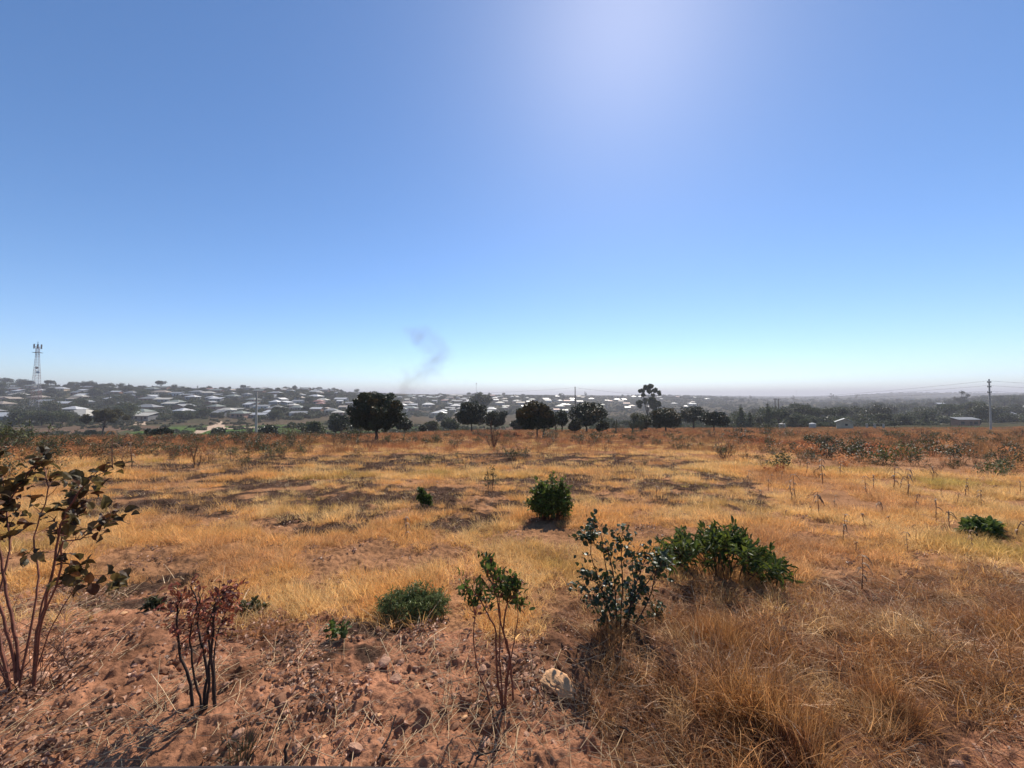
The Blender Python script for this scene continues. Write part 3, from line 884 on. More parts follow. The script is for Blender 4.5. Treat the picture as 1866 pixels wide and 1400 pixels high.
grn = ((.9, .8, .6), (1.3, 1.1, .7), (.5, .42, .4), (.9, .42, .32), (1.7, 1.35, .95), (.6, .4, .3))
hero("broad_leaved_bush", "large bush of broad leathery grey-green leaves cut off by the left edge", "bush", gb, S, rr, (15, .12, .6, .12),
     leaf=[('grey_leaf', dict(per=2, size=.074, asp=.85, out=.75, upb=.15, tints=grn, jit=.02, crinkle=1.6), "foliage", .42)], stem_mat='red_stem')
# dead twigs around its foot
mb = MB()
for k in range(34):
    a = at(rr.uniform(-60, 130), rr.uniform(1180, 1290), Yb + rr.uniform(-.1, .3)); a[2] = H(a[0], a[1])
    d = np.array([rr.normal(.25, .5), rr.normal(0, .4), rr.uniform(.3, 1.2)]); tips = []
    grow(rr, mb, a - np.array(gb), d, rr.uniform(.2, .55), .0028, 0, tips, 5, .15, .0, 0, sides=4)
mb.build("dead_twigs", M['stem'], bpy.data.objects["broad_leaved_bush"])

# (2) burnt sapling with red-brown leaves
rr = np.random.default_rng(42)
x, y, z = ground_hit(370, 1288)
S = []
for pts_, rad in (([(352, 1292), (345, 1235), (325, 1190), (322, 1110), (330, 1085)], .0095), ([(368, 1288), (352, 1225), (345, 1150), (362, 1100), (350, 1075)], .0065),
                  ([(372, 1280), (378, 1220), (360, 1150), (365, 1090)], .0095), ([(375, 1285), (385, 1215), (378, 1150), (395, 1090), (415, 1075)], .008),
                  ([(392, 1272), (384, 1200), (390, 1120), (398, 1085)], .0095), ([(392, 1272), (390, 1180), (405, 1125), (425, 1100)], .005)):
    S.append((stem_px(pts_, y, rr.uniform(-.08, .15)), rad, .45))
hero("sapling", "burnt multi-stemmed sapling with red-brown leaves on top, standing on bare soil", "sapling", (x, y, z), S, rr, (16, .10, .8, .1),
     leaf=[('red_leaf', dict(per=2, size=.038, asp=.55, out=.9, upb=-.1, tints=((1, 1, 1), (.5, .5, .5), (1.7, 2.0, 1.8), (1.0, 1.2, 1.1)), jit=.015), "dead_foliage", .75),
           ('green', dict(per=2, size=.045, asp=.6, out=.7, upb=.3, tints=((1, 1, 1),), jit=.01, where=lambda p: p[0] > .16), "green_foliage", .35)], stem_mat='char_stem')

# (3) green-tipped sapling by the rock
rr = np.random.default_rng(43)
x, y, z = ground_hit(912, 1300)
S = []
for pts_, rad, t0 in (([(918, 1305), (905, 1230), (905, 1150), (890, 1120), (862, 1075)], .0085, .75), ([(920, 1305), (922, 1240), (930, 1190), (915, 1150), (925, 1100), (930, 1075)], .0085, .72),
                  ([(935, 1260), (930, 1200), (915, 1150), (905, 1090), (893, 1035)], .007, .7), ([(893, 1270), (870, 1225), (862, 1170), (866, 1110), (850, 1070)], .0055, .7),
                  ([(918, 1305), (910, 1200), (912, 1120), (905, 1060), (885, 1025)], .006, .65), ([(915, 1300), (935, 1180), (945, 1120), (940, 1080)], .0045, .7)):
    S.append((stem_px(pts_, y, rr.uniform(-.06, .12)), rad, t0))
hero("sapling", "thin reddish sapling with an upright green leaf tuft on top, left of the pale rock", "sapling", (x, y, z), S, rr, (12, .075, .6, .3),
     leaf=[('green', dict(per=2, size=.042, asp=.5, out=.5, upb=.7, tints=((1.1, 1.1, 1), (1.5, 1.5, 1.3), (.8, .8, .8)), jit=.012, where=lambda p: p[2] > .60), "foliage", .95),
           ('red_leaf', dict(per=1, size=.035, asp=.7, out=.9, upb=-.1, tints=((1, 1, 1), (1.5, 2, 2)), jit=.015), "dead_foliage", .35)], stem_mat='red_stem')

# (4) waxy dark broad-leaf bush (right of centre)
rr = np.random.default_rng(44)
x, y, z = ground_hit(1135, 1148)
S = []
for pts_ in ([(1120, 1150), (1100, 1080), (1075, 1010), (1080, 965)], [(1125, 1150), (1120, 1060), (1110, 1000), (1060, 985)], [(1130, 1150), (1135, 1060), (1130, 985), (1135, 970)],
             [(1140, 1150), (1160, 1080), (1150, 1020), (1165, 1000)], [(1150, 1150), (1185, 1090), (1195, 1040), (1205, 1030)], [(1140, 1150), (1180, 1120), (1205, 1115)],
             [(1120, 1150), (1085, 1110), (1065, 1065)], [(1125, 1150), (1090, 1060), (1060, 1055)], [(1130, 1150), (1105, 1040), (1095, 970), (1085, 960)], [(1135, 1150), (1160, 1060), (1180, 1010)],
             [(1130, 1150), (1110, 1130), (1085, 1120)], [(1140, 1150), (1150, 1100), (1190, 1050), (1198, 1020)]):
    S.append((stem_px(pts_, y, rr.uniform(-.2, .3)), .006, .12))
hero("dark_leaved_bush", "open bush of small round dark waxy leaves beside the larger green bush", "bush", (x, y, z), S, rr, (17, .10, .8, .1),
     leaf=[('waxy', dict(per=2, size=.044, asp=.9, out=.9, upb=.1, tints=((1, 1, 1), (1.3, 1.3, 1.1), (.8, .9, .8)), jit=.018), "foliage", .78)])

# (5) large dense green bush with long leaves
rr = np.random.default_rng(45)
x, y, z = ground_hit(1310, 1050)
S = []
for k in range(46):
    a = rr.uniform(-1, 1); b = rr.uniform(-.45, .45)
    tipx = 1310 + a * 118 + rr.normal(0, 5); hgt = (1 - abs(a + .12) ** 1.8) * 70 * rr.uniform(.7, 1.08)
    if tipx > 1390: hgt *= .8
    p0 = np.array([x + a * .28 + rr.normal(0, .05), y + b * .5, 0]); p0[2] = H(p0[0], p0[1])
    tp = at(tipx, 1050 - hgt - 5, y + b * 1.3); tp[2] = max(tp[2], z + .08)
    mid = (p0 + tp) / 2 + np.array([0, 0, .10])
    S.append((np.array([p0, mid, tp]), .005, .3))
hero("green_bush", "large low dense green bush with long pointed drooping leaves in golden grass", "bush", (x, y, z), S, rr, (7, .13, .5, .15),
     leaf=[('green', dict(per=3, size=.095, asp=.36, out=.6, upb=.2, tints=((1, 1, 1), (1.7, 1.5, 1), (.7, .75, .7), (2.4, 2.0, 1.2), (1.2, 1.2, 1)), jit=.02, droop=.05), "foliage", .62)])

# (6) ball-shaped bush, (7) fine-leaved green shrub and small plants
def ball_bush(name, label, px0, px1, pt, pb, rr, mat, leafsize, n_st, per, asp=.6, frac=.8, flat=1.0, tints=((1, 1, 1), (1.4, 1.4, 1.2), (.8, .85, .8)), cat="bush", stem_mat='stem', leafname="foliage", tw=6, low=0.0):
    pc = (px0 + px1) / 2
    x, y, z = ground_hit(pc, pb)
    W = (px1 - px0) / 2 / F * y; Hh = (pb - pt) / F * y * 1.03
    S = []
    rag = rr.uniform(.88, 1.08, 8)
    for k in range(n_st):
        th = rr.uniform(0, 2 * math.pi); q = math.sqrt(rr.uniform(0, 1)); el = rr.uniform(0, 1)
        tx = x + W * .88 * q * math.cos(th); ty = y + W * .5 * q * math.sin(th)
        top = Hh * (.97 * math.sqrt(max(0, 1 - q * q * .85))) * rr.uniform(.55, 1.0)
        top = max(top, low * Hh) * rag[int(th / 6.2832 * 8) % 8] * (1.12 if rr.random() < .06 else 1)
        p0 = np.array([x + (tx - x) * .6, y + (ty - y) * .6, 0]); p0[2] = H(p0[0], p0[1])
        tp = np.array([tx, ty, z + top])
        S.append((np.array([p0, (p0 + tp) / 2 + [0, 0, .08 * Hh], tp]), max(.003, .007 * Hh), .25))
    return hero(name, label, cat, (x, y, z), S, rr, (tw, .3 * min(W, Hh), .8, .1),
                leaf=[(mat, dict(per=per, size=leafsize, asp=asp, out=.9, upb=.1, tints=tints, jit=.03 * W), leafname, frac)], stem_mat=stem_mat)
ball_bush("round_bush", "compact ball-shaped green bush alone in the middle of the golden grass", 962, 1046, 874, 948, np.random.default_rng(46), 'green', .062, 80, 4, .55,
          tints=((1.3, 1.3, 1), (2.6, 2.5, 2.0), (1, 1, 1), (1.8, 1.6, 1)))
ball_bush("fine_leaved_shrub", "low feathery grey-green shrub at the edge of the bare soil", 684, 822, 1078, 1124, np.random.default_rng(47), 'green_far', .034, 90, 4, .28,
          tints=((1.9, 2.2, 1.8), (2.6, 2.9, 2.4), (1.4, 1.7, 1.4)), cat="shrub")
ball_bush("small_shrub", "tiny dark green shrub on a burnt patch left of the ball-shaped bush", 759, 784, 893, 924, np.random.default_rng(48), 'green', .075, 14, 3, .6, cat="shrub")
ball_bush("small_shrub", "scraggly pale shrub with thin stems behind the ball-shaped bush", 874, 912, 848, 894, np.random.default_rng(49), 'green_far', .06, 12, 1, .6, .35, cat="shrub", low=.4)
ball_bush("squat_plant", "bright green leafy plant low in the grass near the right edge", 1752, 1828, 953, 976, np.random.default_rng(50), 'green', .085, 34, 3, .7, cat="plant", tints=((1.1, 1.1, .9), (1.5, 1.4, 1.0)))
ball_bush("seedling", "small green seedling between the red-leaved sapling and the feathery shrub", 592, 642, 1132, 1165, np.random.default_rng(51), 'green', .05, 5, 1, .8, .5, cat="plant", low=.5)
ball_bush("sprig", "green leafy sprig low on the soil just right of the red-leaved sapling", 432, 485, 1098, 1116, np.random.default_rng(52), 'green_far', .045, 12, 2, .6, .6, cat="plant")
ball_bush("sprig", "small dark sprig on the soil left of the red-leaved sapling", 262, 294, 1094, 1112, np.random.default_rng(53), 'green_far', .045, 8, 2, .6, .5, cat="plant")
# green grass tuft at the bottom edge
rr = np.random.default_rng(54)
x, y, z = ground_hit(440, 1385)
o = blades(rr, 60, .17, .004, .3, .35, .8, .05, segs=5).build("grass_tuft", M['green_far'], tint=True)
o.location = (x, y, z); tag(o, "small green grass tuft at the bottom edge on bare soil", "grass tuft")

# felled green shrubs and weeds on the right and the far field
weeds = []
def make_weed(seed, mat, n, size, w, h, tints):
    rr = np.random.default_rng(seed)
    root = empty("weedy_shrub", (0, 0, 0)); mb = MB(); tips = []
    for k in range(n):
        th = rr.uniform(0, 6.283); p = np.array([rr.normal(0, w * .25), rr.normal(0, w * .25), -.05])
        grow(rr, mb, p, (math.cos(th) * w * rr.uniform(.2, 1), math.sin(th) * w * rr.uniform(.2, 1), h), math.hypot(w * .6, h) * rr.uniform(.6, 1.1), .012 * h, 1, tips, 4, .2, .05, 3, .6, .5, .3, 4)
    mb.build("stem", M['stem'], root)
    lb = MB(); leaves_on(rr, lb, tips, 2, size, .55, .9, .1, tints, 0, (DI, DIF), .05)
    lb.build("foliage", M[mat], root, tint=True)
    return root
G1 = ((1, 1, 1), (1.4, 1.3, .9), (.7, .75, .7)); G2 = ((1.6, 1.3, .8), (1.2, 1.0, .7), (2.2, 1.8, 1.2)); G3 = ((.7, .8, .7), (.5, .6, .5))
protoW = [("olive green weedy shrub", make_weed(60, 'green_far', 14, .14, .55, .7, G1)), ("yellowish weedy shrub", make_weed(61, 'green_far', 12, .13, .6, .8, G2)),
          ("dark green shrub", make_weed(62, 'green', 18, .15, .7, .6, G1)), ("thin brownish shrub", make_weed(63, 'maize', 12, .09, .45, .85, ((.6, .5, .45), (.9, .8, .7)))),
          ("dark green bushy shrub", make_weed(64, 'tree', 22, .16, .7, .9, G1))]
usedW = [False] * 5
def put_weed(k, px, py, wpx, place_):
    x, y, z = ground_hit(px, py)
    s = wpx / F * y / 1.5
    o = copy_thing(protoW[k][1], (x, y, z), random.uniform(0, 6.28), s)
    later(o, protoW[k][0], place_, "shrub", "weedy shrubs over the field", x, y, z + .3)
def fieldplace(px, py):
    h = "near left edge" if px < 160 else "left of the concrete pole" if px < 440 else "near the concrete pole foot" if px < 600 else "by the big mango tree" if px < 780 else \
        "before the middle mango trees" if px < 1110 else "before the right mango trees" if px < 1340 else "below the small hut" if px < 1600 else "towards the right power pole"
    v = "far back" if py < 812 else "midfield" if py < 850 else "nearer"
    return h + ", " + v
for (px, py, w, k) in [(1600, 848, 60, 2), (1645, 838, 55, 2), (1670, 850, 40, 0), (1805, 868, 48, 2), (1850, 858, 44, 2), (1740, 845, 60, 0), (1560, 840, 60, 0), (1500, 835, 55, 0), (1430, 838, 45, 1), (1395, 822, 40, 1),
                       (1700, 832, 60, 0), (1650, 818, 40, 3), (1760, 830, 40, 3), (1830, 838, 40, 0), (1780, 855, 40, 3), (1235, 822, 24, 4), (1198, 812, 20, 4), (1170, 815, 22, 0), (1278, 815, 14, 4), (1330, 822, 34, 3), (1255, 822, 26, 0),
                       (1060, 812, 30, 0), (1085, 815, 26, 1), (1110, 812, 20, 0), (1150, 805, 16, 4), (1215, 800, 18, 4), (1240, 805, 16, 1), (1350, 800, 40, 0), (1395, 790, 30, 4), (1420, 800, 30, 1), (1300, 800, 22, 3),
                       (470, 828, 44, 0), (530, 820, 34, 0), (405, 820, 40, 1), (350, 825, 30, 1), (260, 820, 34, 0), (300, 812, 26, 3), (560, 812, 30, 1), (610, 815, 30, 3), (650, 812, 26, 0), (200, 830, 36, 3), (150, 840, 44, 1), (60, 850, 50, 1),
                       (10, 870, 60, 0), (100, 870, 44, 1), (225, 845, 30, 3), (395, 802, 18, 4), (800, 800, 26, 3), (830, 805, 22, 1), (760, 805, 24, 3), (700, 815, 24, 3), (580, 800, 20, 0), (445, 805, 26, 1),
                       (1460, 850, 34, 1), (1485, 868, 26, 3), (1530, 855, 30, 3), (1620, 862, 30, 3), (1700, 868, 34, 3), (1360, 840, 26, 0)]:
    put_weed(k, px, py, w, fieldplace(px, py))
wr = np.random.default_rng(65)
for i in range(228):
    px = (wr.uniform(-30, 1900) if i % 2 else wr.uniform(60, 560)) if i < 180 else wr.uniform(1380, 1880); py = 790 + wr.random() ** 1.3 * 60 + (8 if i >= 180 else 0)
    if px < 500 and py < 806: py = 808 + wr.random() * 30
    k = int(wr.choice([0, 1, 3, 4, 3, 1]))
    put_weed(k, px, py, wr.uniform(12, 34), fieldplace(px, py))
# dark bushes at left edge of the field
for (px, py, w, k) in [(5, 822, 70, 4), (45, 818, 60, 4), (90, 828, 50, 4), (-30, 830, 70, 4), (130, 812, 26, 4), (215, 812, 22, 4)]:
    put_weed(k, px, py, w, fieldplace(px, py))
for n_, p_ in protoW:                     # the source shrubs also stand in the field, off to the left
    x, y, z = ground_hit(-60 + 10 * protoW.index((n_, p_)), 812 + 6 * protoW.index((n_, p_))); p_.location = (x, y, z)
    later(p_, n_, "just outside the left edge", "shrub", "weedy shrubs over the field", x, y, z)

# stick-like bare shrub in front of the mangos, and burnt thin sapling at the left
def bare_shrub(px, pb, hpx, label, n, seed, leafk=None):
    rr = np.random.default_rng(seed); x, y, z = ground_hit(px, pb); h = hpx / F * y
    root = empty("bare_shrub", (x, y, z)); mb = MB(); tips = []
    for k in range(n):
        grow(rr, mb, (rr.normal(0, .06 * h), rr.normal(0, .06 * h), -.05), (rr.normal(0, .4), rr.normal(0, .3), 1), h * rr.uniform(.6, 1), .014 * h, 1, tips, 5, .1, .1, 2, .35, .5, .4, 4)
    mb.build("stem", M['stem'], root)
    if leafk:
        lb = MB(); leaves_on(rr, lb, tips, leafk, .09, .5, .9, .1, G2, 0, (DI, DIF), .04); lb.build("foliage", M['green_far'], root, tint=True)
    tag(root, label, "shrub")
bare_shrub(898, 818, 42, "tall thin-stemmed bare shrub before the pair of mango trees", 12, 71, 1)
bare_shrub(357, 852, 42, "small leafless thorny shrub on the burnt strip at left", 6, 72, 1)
bare_shrub(1320, 838, 38, "spindly brown shrub right of the mango trees in rough grass", 9, 73, 1)

# ------------------------------------------------------------------ dry maize stalks
def make_maize(seed, kind):
    rr = np.random.default_rng(seed); root = empty("dry_maize_stalk", (0, 0, 0)); mb = MB()
    h = rr.uniform(.5, .85)
    lean = np.array([rr.normal(0, .12), rr.normal(0, .12), 1.0])
    if kind == 1:   # bent over
        P = np.array([[0, 0, -.05], [.03, 0, h * .4], [.10, .02, h * .72], [.17, .03, h * .74], [.24, .05, h * .62]])
    elif kind == 2: # broken
        P = np.array([[0, 0, -.05], [.02, .01, h * .35], [.05, .02, h * .6], [.09, .04, h * .62]])
    else: P = np.array([lean * t * h - [0, 0, .05] for t in (0, .35, .7, 1)])
    P = refine(P, 3, rr, .005)
    mb.tube(P, np.linspace(.013, .005, len(P)), 6); mb.build("stalk", M['maize_stem'], root)
    lb = MB(); n = 6 if kind else 9
    for k in range(n):
        i = rr.integers(2, len(P)); p = P[i]; a = rr.uniform(0, 6.28); L = rr.uniform(.12, .3)
        o_ = np.array([math.cos(a), math.sin(a), 0]); sd2 = np.array([-math.sin(a), math.cos(a), 0])
        rows = []
        for q in range(5):
            t = q / 4; c = p + o_ * L * (t * .7) + np.array([0, 0, .35 * L * t - .9 * L * t * t]); w = .028 * (1 - t) + .004
            rows += [c - sd2 * w, c + sd2 * w + [0, 0, .01]]
        lb.add(np.array(rows), np.array([[2 * q, 2 * q + 1, 2 * q + 3, 2 * q + 2] for q in range(4)]), (rr.uniform(.6, 1.3),) * 3)
    lb.build("leaf", M['maize'], root, tint=True)
    return root
protoM = [("upright dry maize stalk", make_maize(80, 0)), ("bent dry maize stalk", make_maize(81, 1)), ("broken dry maize stump", make_maize(82, 2)), ("straight dark maize stalk", make_maize(83, 0))]
mz = [(1493, 942, 52, 3), (1655, 905, 48, 0), (1668, 930, 40, 1), (1706, 955, 42, 0), (1730, 968, 46, 3), (1535, 990, 50, 1), (1560, 1012, 30, 2), (1478, 940, 22, 2), (1450, 912, 44, 0), (1444, 915, 36, 0), (1500, 884, 44, 0),
      (1530, 872, 30, 0), (1470, 868, 34, 2), (1580, 905, 34, 0), (1628, 895, 42, 0), (1640, 892, 34, 1), (1592, 895, 28, 0), (1758, 908, 34, 0), (1715, 905, 20, 2), (1606, 935, 24, 2), (1610, 940, 36, 1), (1665, 975, 24, 2),
      (1850, 985, 52, 1), (1197, 912, 34, 3), (1167, 908, 20, 2), (1225, 908, 16, 2), (1333, 898, 18, 0), (1362, 885, 26, 0), (1400, 895, 26, 3), (1405, 880, 20, 2), (1385, 925, 30, 1), (1425, 880, 20, 0), (1860, 905, 26, 0), (1815, 900, 20, 2),
      (793, 905, 26, 0), (825, 912, 26, 3), (869, 928, 24, 2), (742, 990, 46, 0), (735, 968, 30, 2), (735, 922, 20, 2), (708, 918, 26, 0), (940, 905, 20, 2), (1265, 898, 20, 0), (242, 855, 60, 0), (205, 855, 66, 1), (380, 845, 26, 2), (420, 842, 22, 0),
      (1700, 880, 28, 0), (1745, 920, 26, 2), (1790, 925, 30, 0), (1575, 960, 30, 2), (1520, 930, 26, 0), (1430, 950, 26, 2), (1655, 1010, 36, 1), (1775, 1010, 40, 0), (1570, 1075, 60, 0), (1620, 960, 24, 2)]
def mplace(px, py):
    h = "left of concrete pole" if px < 450 else "left of the ball-shaped bush" if px < 960 else "between ball bush and green bush" if px < 1300 else "above the large green bush" if px < 1450 else "right of the large green bush" if px < 1600 else "left of the low bright plant" if px < 1740 else "around the low bright plant"
    return h + (", higher up" if py < 900 else ", lower down" if py > 950 else ", mid height")
usedM = set()
for (px, py, hp, k) in mz:
    x, y, z = ground_hit(px, py); s = .9 * hp / F * y / .62
    if k == 1 and int(px) % 2: k = 0
    if k not in usedM:
        usedM.add(k); o = protoM[k][1]; o.location = (x, y, z); o.scale = (s,) * 3; KIDSRC = None
    else: o = copy_thing(protoM[k][1], (x, y, z), random.uniform(0, 6.28), s)
    later(o, protoM[k][0], mplace(px, py), "maize stalk", "dry maize stalks standing in the grass", x, y, z)

# fallen sticks in the foreground
for (a, b, c, d, r_, lab) in [(688, 1395, 740, 1300, .007, "dark stick leaning on the soil at bottom centre"), (835, 1395, 912, 1375, .006, "forked dry twig on the soil left of the green-tipped sapling"),
                           (1080, 1300, 1155, 1350, .008, "dark broken sticks lying at the edge of the tangled grass"), (325, 1185, 375, 1165, .005, "pale stick lying behind the red-leaved sapling"),
                           (505, 1335, 588, 1205, .004, "long pale straw stalk lying on soil at centre left"), (612, 1310, 680, 1260, .004, "short pale straw stalk lying left of the green-tipped sapling"),
                           (520, 1398, 524, 1358, .010, "short dark stump poking up at the bottom edge")]:
    rr = np.random.default_rng(a)
    x0, y0, z0 = ground_hit(a, b); x1, y1, z1 = ground_hit(c, d)
    if a == 520: x1, y1, z1 = x0, y0 + .01, z0 + .09
    if a == 688: x1, y1 = x0 + (x1 - x0) * .6, y0 + (y1 - y0) * .6; z1 = z0 + .10
    P = np.array([[x0, y0, z0 + r_ * 1.4], [x1, y1, z1 + r_ * 1.6 + (.0 if a in (520, 688) else .012)]])
    P = refine(P, 6, rr, .005); base = P[0].copy()
    mb = MB(); mb.tube(P - base, np.linspace(r_, r_ * .5, len(P)), 7)
    if a in (835, 1080): mb.tube(refine(np.array([P[2], P[2] + [.05, .14, .02]]), 3, rr, .003) - base, r_ * .5, 6); mb.tube(refine(np.array([P[3], P[3] + [-.06, .08, .02]]), 3, rr, .003) - base, r_ * .4, 6)
    o = mb.build("straw_stalk" if "straw" in lab else "stick", M['straw'] if 'pale' in lab else M['char_stem'], tint=True, smooth=True); o.location = base; tag(o, lab, "straw" if "straw" in lab else "stick")

# ------------------------------------------------------------------ trees
def crown_mesh(rr, lobes, n, leaf, mat, name, parent, flush=0.0, asp=.5, base=(0, 0, 0), shell=.35, droop=.5, link=True):
    """leaf-sized faces through the volume of many lumpy lobes: (cx,cy,cz,r)"""
    lob = np.array(lobes); w = lob[:, 3] ** 2; w = w / w.sum()
    # sub-clumps on every lobe give the billowing outline
    sub = []
    for (cx, cy_, cz, rd) in lob:
        m = 14
        d = rr.normal(0, 1, (m, 3)); d /= np.linalg.norm(d, axis=1)[:, None]
        for q in d: sub.append((cx + q[0] * rd * .72, cy_ + q[1] * rd * .72, cz + q[2] * rd * .66, rd * rr.uniform(.28, .45), rr.uniform(.75, 1.25)))
    sub = np.array(sub); ws = sub[:, 3] ** 2; ws /= ws.sum()
    k = rr.choice(len(sub), n, p=ws)
    d = rr.normal(0, 1, (n, 3)); d /= np.linalg.norm(d, axis=1)[:, None]
    rad = sub[k, 3] * (1 - shell * rr.random(n) ** 1.5)
    P = sub[k, :3] + d * rad[:, None] * np.array([1, 1, .85])
    D = d + rr.normal(0, .5, (n, 3)) - np.array([0, 0, droop])
    T = np.ones((n, 3)) * (sub[k, 4] * rr.uniform(.75, 1.25, n))[:, None]
    if flush:
        fl = rr.random(len(sub)) < flush
        zt = sub[:, 2] > np.median(sub[:, 2]); fl &= zt
        T[fl[k]] *= np.array([3.4, 1.75, 1.1])
    s = leaf * rr.uniform(.6, 1.4, n)
    mb = MB(); scatter(mb, DI, DIF, P, rot_from(D, rr.uniform(0, 6, n), rr), np.stack([s * asp * 2, s, s], 1), T)
    return mb.build(name, mat, parent, tint=True, link=link)
# low weeds nobody could count, in the rough far part of the field
wv = []
for i in range(6):
    rr = np.random.default_rng(720 + i)
    wv.append(crown_mesh(rr, [(rr.normal(0, .28), rr.normal(0, .28), rr.uniform(.1, .5), rr.uniform(.14, .3)) for a in range(6)], 260, .11, M['green_far'] if i < 3 else M['char'] if i == 3 else M['red'] if i == 4 else M['tree'], "weed", None, 0, .35, link=False))
X, Y = sample_band(r, 9000, 12, 62)
px, py, s, t = zones(X, Y)
keep = (H0(X, Y) > plane_z(Y) - 1) & (Y > np.where(px < 560, 15 + px * .012, np.where(px > 1380, 13, 27))) & (r.random(len(X)) < np.clip(.12 + 1.3 * fbm(X * .22 + 70, Y * .22, 3), .02, 1) * np.where(px < 560, .9, np.where(px > 1050, .42, .4)))
X, Y = X[keep], Y[keep]
instancer("low_weeds", wv, place(X, Y), rots(r, len(X), .1), r.uniform(.4, 1.1, len(X)), np.where(r.random(len(X)) < .45, 4, r.integers(0, 6, len(X))), "low olive and brown weeds among the rough far grass", "weeds")

def tree(name, label, cat, px, Y, top, halfw, skirt, seed, n=9000, leaf=.17, mat='mango', flush=.25, trunks=((0, 0),), nlobe=9, base=None, group=None, asp=.5, tr=.028, sub=None):
    """px centre, top row, half width in px, row of crown underside"""
    rr = np.random.default_rng(seed)
    x = (px - 933) / F * Y; z = float(H(x, Y)); m = Y / F
    h = float(zpx(top, Y)) - z; zb = float(zpx(skirt, Y)) - z; w = halfw * m
    root = empty(name, (x, Y, z))
    mb = MB()
    cz = (h + zb) / 2; rz_ = (h - zb) / 2
    for (tx, lean) in trunks:
        t0 = np.array([tx * m, 0, -.15]); t1 = np.array([tx * m * 1.3 + lean * m, 0, zb + rz_ * .35])
        P = refine(np.array([t0, (t0 + t1) / 2 + [rr.normal(0, .04), 0, 0], t1]), 4, rr, .02)
        mb.tube(P, np.linspace(tr * h * 1.25, tr * h * .7, len(P)), 9, False)
        for k in range(7):
            i = rr.integers(len(P) // 2, len(P)); a = rr.uniform(0, 6.28)
            e = np.array([math.cos(a) * w * .62, math.sin(a) * w * .62, cz + rr.uniform(-.1, .7) * rz_]) + [t1[0] * .4, 0, 0]
            Q = refine(np.array([P[i], (P[i] + e) / 2 + [0, 0, .1 * rz_], e]), 3, rr, .03); mb.tube(Q, np.linspace(tr * h * .45, tr * h * .12, len(Q)), 6)
    mb.build("trunk", M['bark'], root, smooth=True)
    lobes = sub or []
    if not sub:
        for k in range(nlobe):
            a = 2 * math.pi * k / nlobe + rr.normal(0, .2); q = .55 * rr.uniform(.7, 1.1)
            lobes.append((math.cos(a) * w * q, math.sin(a) * w * q, cz + rr.uniform(-.38, .25) * rz_, min(w * .52, rz_ * .68) * rr.uniform(.85, 1.1)))
        for k in range(4): lobes.append((rr.normal(0, .25) * w, rr.normal(0, .25) * w, cz + rz_ * rr.uniform(.25, .42), min(w * .5, rz_ * .58)))
        lobes.append((0, 0, cz, min(w * .62, rz_ * .8)))
    else:
        lobes = [(a * m, rr.normal(0, .15) * w, float(zpx(b, Y)) - z, c * m) for (a, b, c) in sub]
    if mat == 'mango':
        for k in range(9):
            a = rr.uniform(0, 6.28); e = rr.uniform(-.9, 1.1); lobes.append((math.cos(a) * w * .82 * math.cos(e), math.sin(a) * w * .82 * math.cos(e), cz + rz_ * .82 * math.sin(e), min(w, rz_) * rr.uniform(.14, .22)))
    crown_mesh(rr, lobes, int(n * 1.5), leaf * 1.05, M[mat], "crown", root, flush, asp)
    tag(root, label, cat, group)
    return root
MG = "dark round mango trees across the field"
tree("mango_tree", "largest dark round mango tree standing alone with a single trunk", "tree", 686, 36, 713, 51, 783, 101, 26000, .15, group=MG, flush=.22, trunks=((0, 0), (2.5, 0)), tr=.016,
     sub=[(-32, 748, 17), (-28, 765, 16), (-18, 730, 15), (0, 727, 14), (18, 729, 15), (34, 742, 16), (36, 757, 15), (20, 768, 15), (0, 770, 14), (-8, 750, 24), (14, 750, 22), (-14, 774, 11), (14, 778, 8)])
tree("mango_tree", "small low dark mango tree just right of the largest one", "tree", 738, 62, 762, 18, 783, 102, 5000, .2, group=MG, flush=.0)
tree("mango_tree", "tiny dark mango tree between the small one and the leaning one", "tree", 771, 66, 775, 8, 786, 103, 1500, .2, group=MG, flush=0)
tree("mango_tree", "dark mango tree with a forked leaning trunk, left of a touching pair", "tree", 858, 66, 729, 27, 778, 104, 13000, .2, group=MG, flush=.08, trunks=((2, -2),), tr=.02)
tree("mango_tree", "lower dark mango tree touching the forked one on its right", "tree", 902, 74, 746, 20, 780, 105, 8000, .2, group=MG, flush=.05, trunks=((0, 0), (-6, 0)))
tree("mango_tree", "wide bronze-topped mango tree with two short trunks", "tree", 975, 43, 732, 34, 782, 106, 17000, .17, group=MG, flush=.6, trunks=((3, 0), (14, 0)), tr=.02,
     sub=[(-22, 752, 11), (-24, 765, 10), (-10, 742, 11), (4, 740, 9), (12, 746, 11), (22, 757, 11), (32, 765, 9), (26, 772, 10), (10, 770, 12), (-8, 770, 12), (0, 758, 14), (-18, 774, 8)])
tree("mango_tree", "small dark mango tree tucked behind the bronze-topped one's right side", "tree", 1019, 60, 746, 15, 778, 107, 6000, .2, group=MG, flush=.1, trunks=((-6, 0), (4, 0)))
tree("mango_tree", "broad dark mango tree in front of the wooden power pole", "tree", 1071, 62, 731, 32, 782, 108, 14000, .2, group=MG, flush=.1, trunks=((-3, 0),))
tree("mango_tree", "dark mango tree with a red-brown top below the tall eucalyptus", "tree", 1212, 70, 739, 34, 783, 109, 14000, .2, group=MG, flush=.5, nlobe=10)
tree("mango_tree", "olive mango tree behind and between the two right hand ones", "tree", 1263, 100, 737, 24, 772, 110, 9000, .25, group=MG, flush=.2)
tree("mango_tree", "flat-topped dark mango tree, rightmost of the mangos", "tree", 1300, 72, 749, 28, 777, 111, 10000, .2, group=MG, flush=.1, tr=.022)
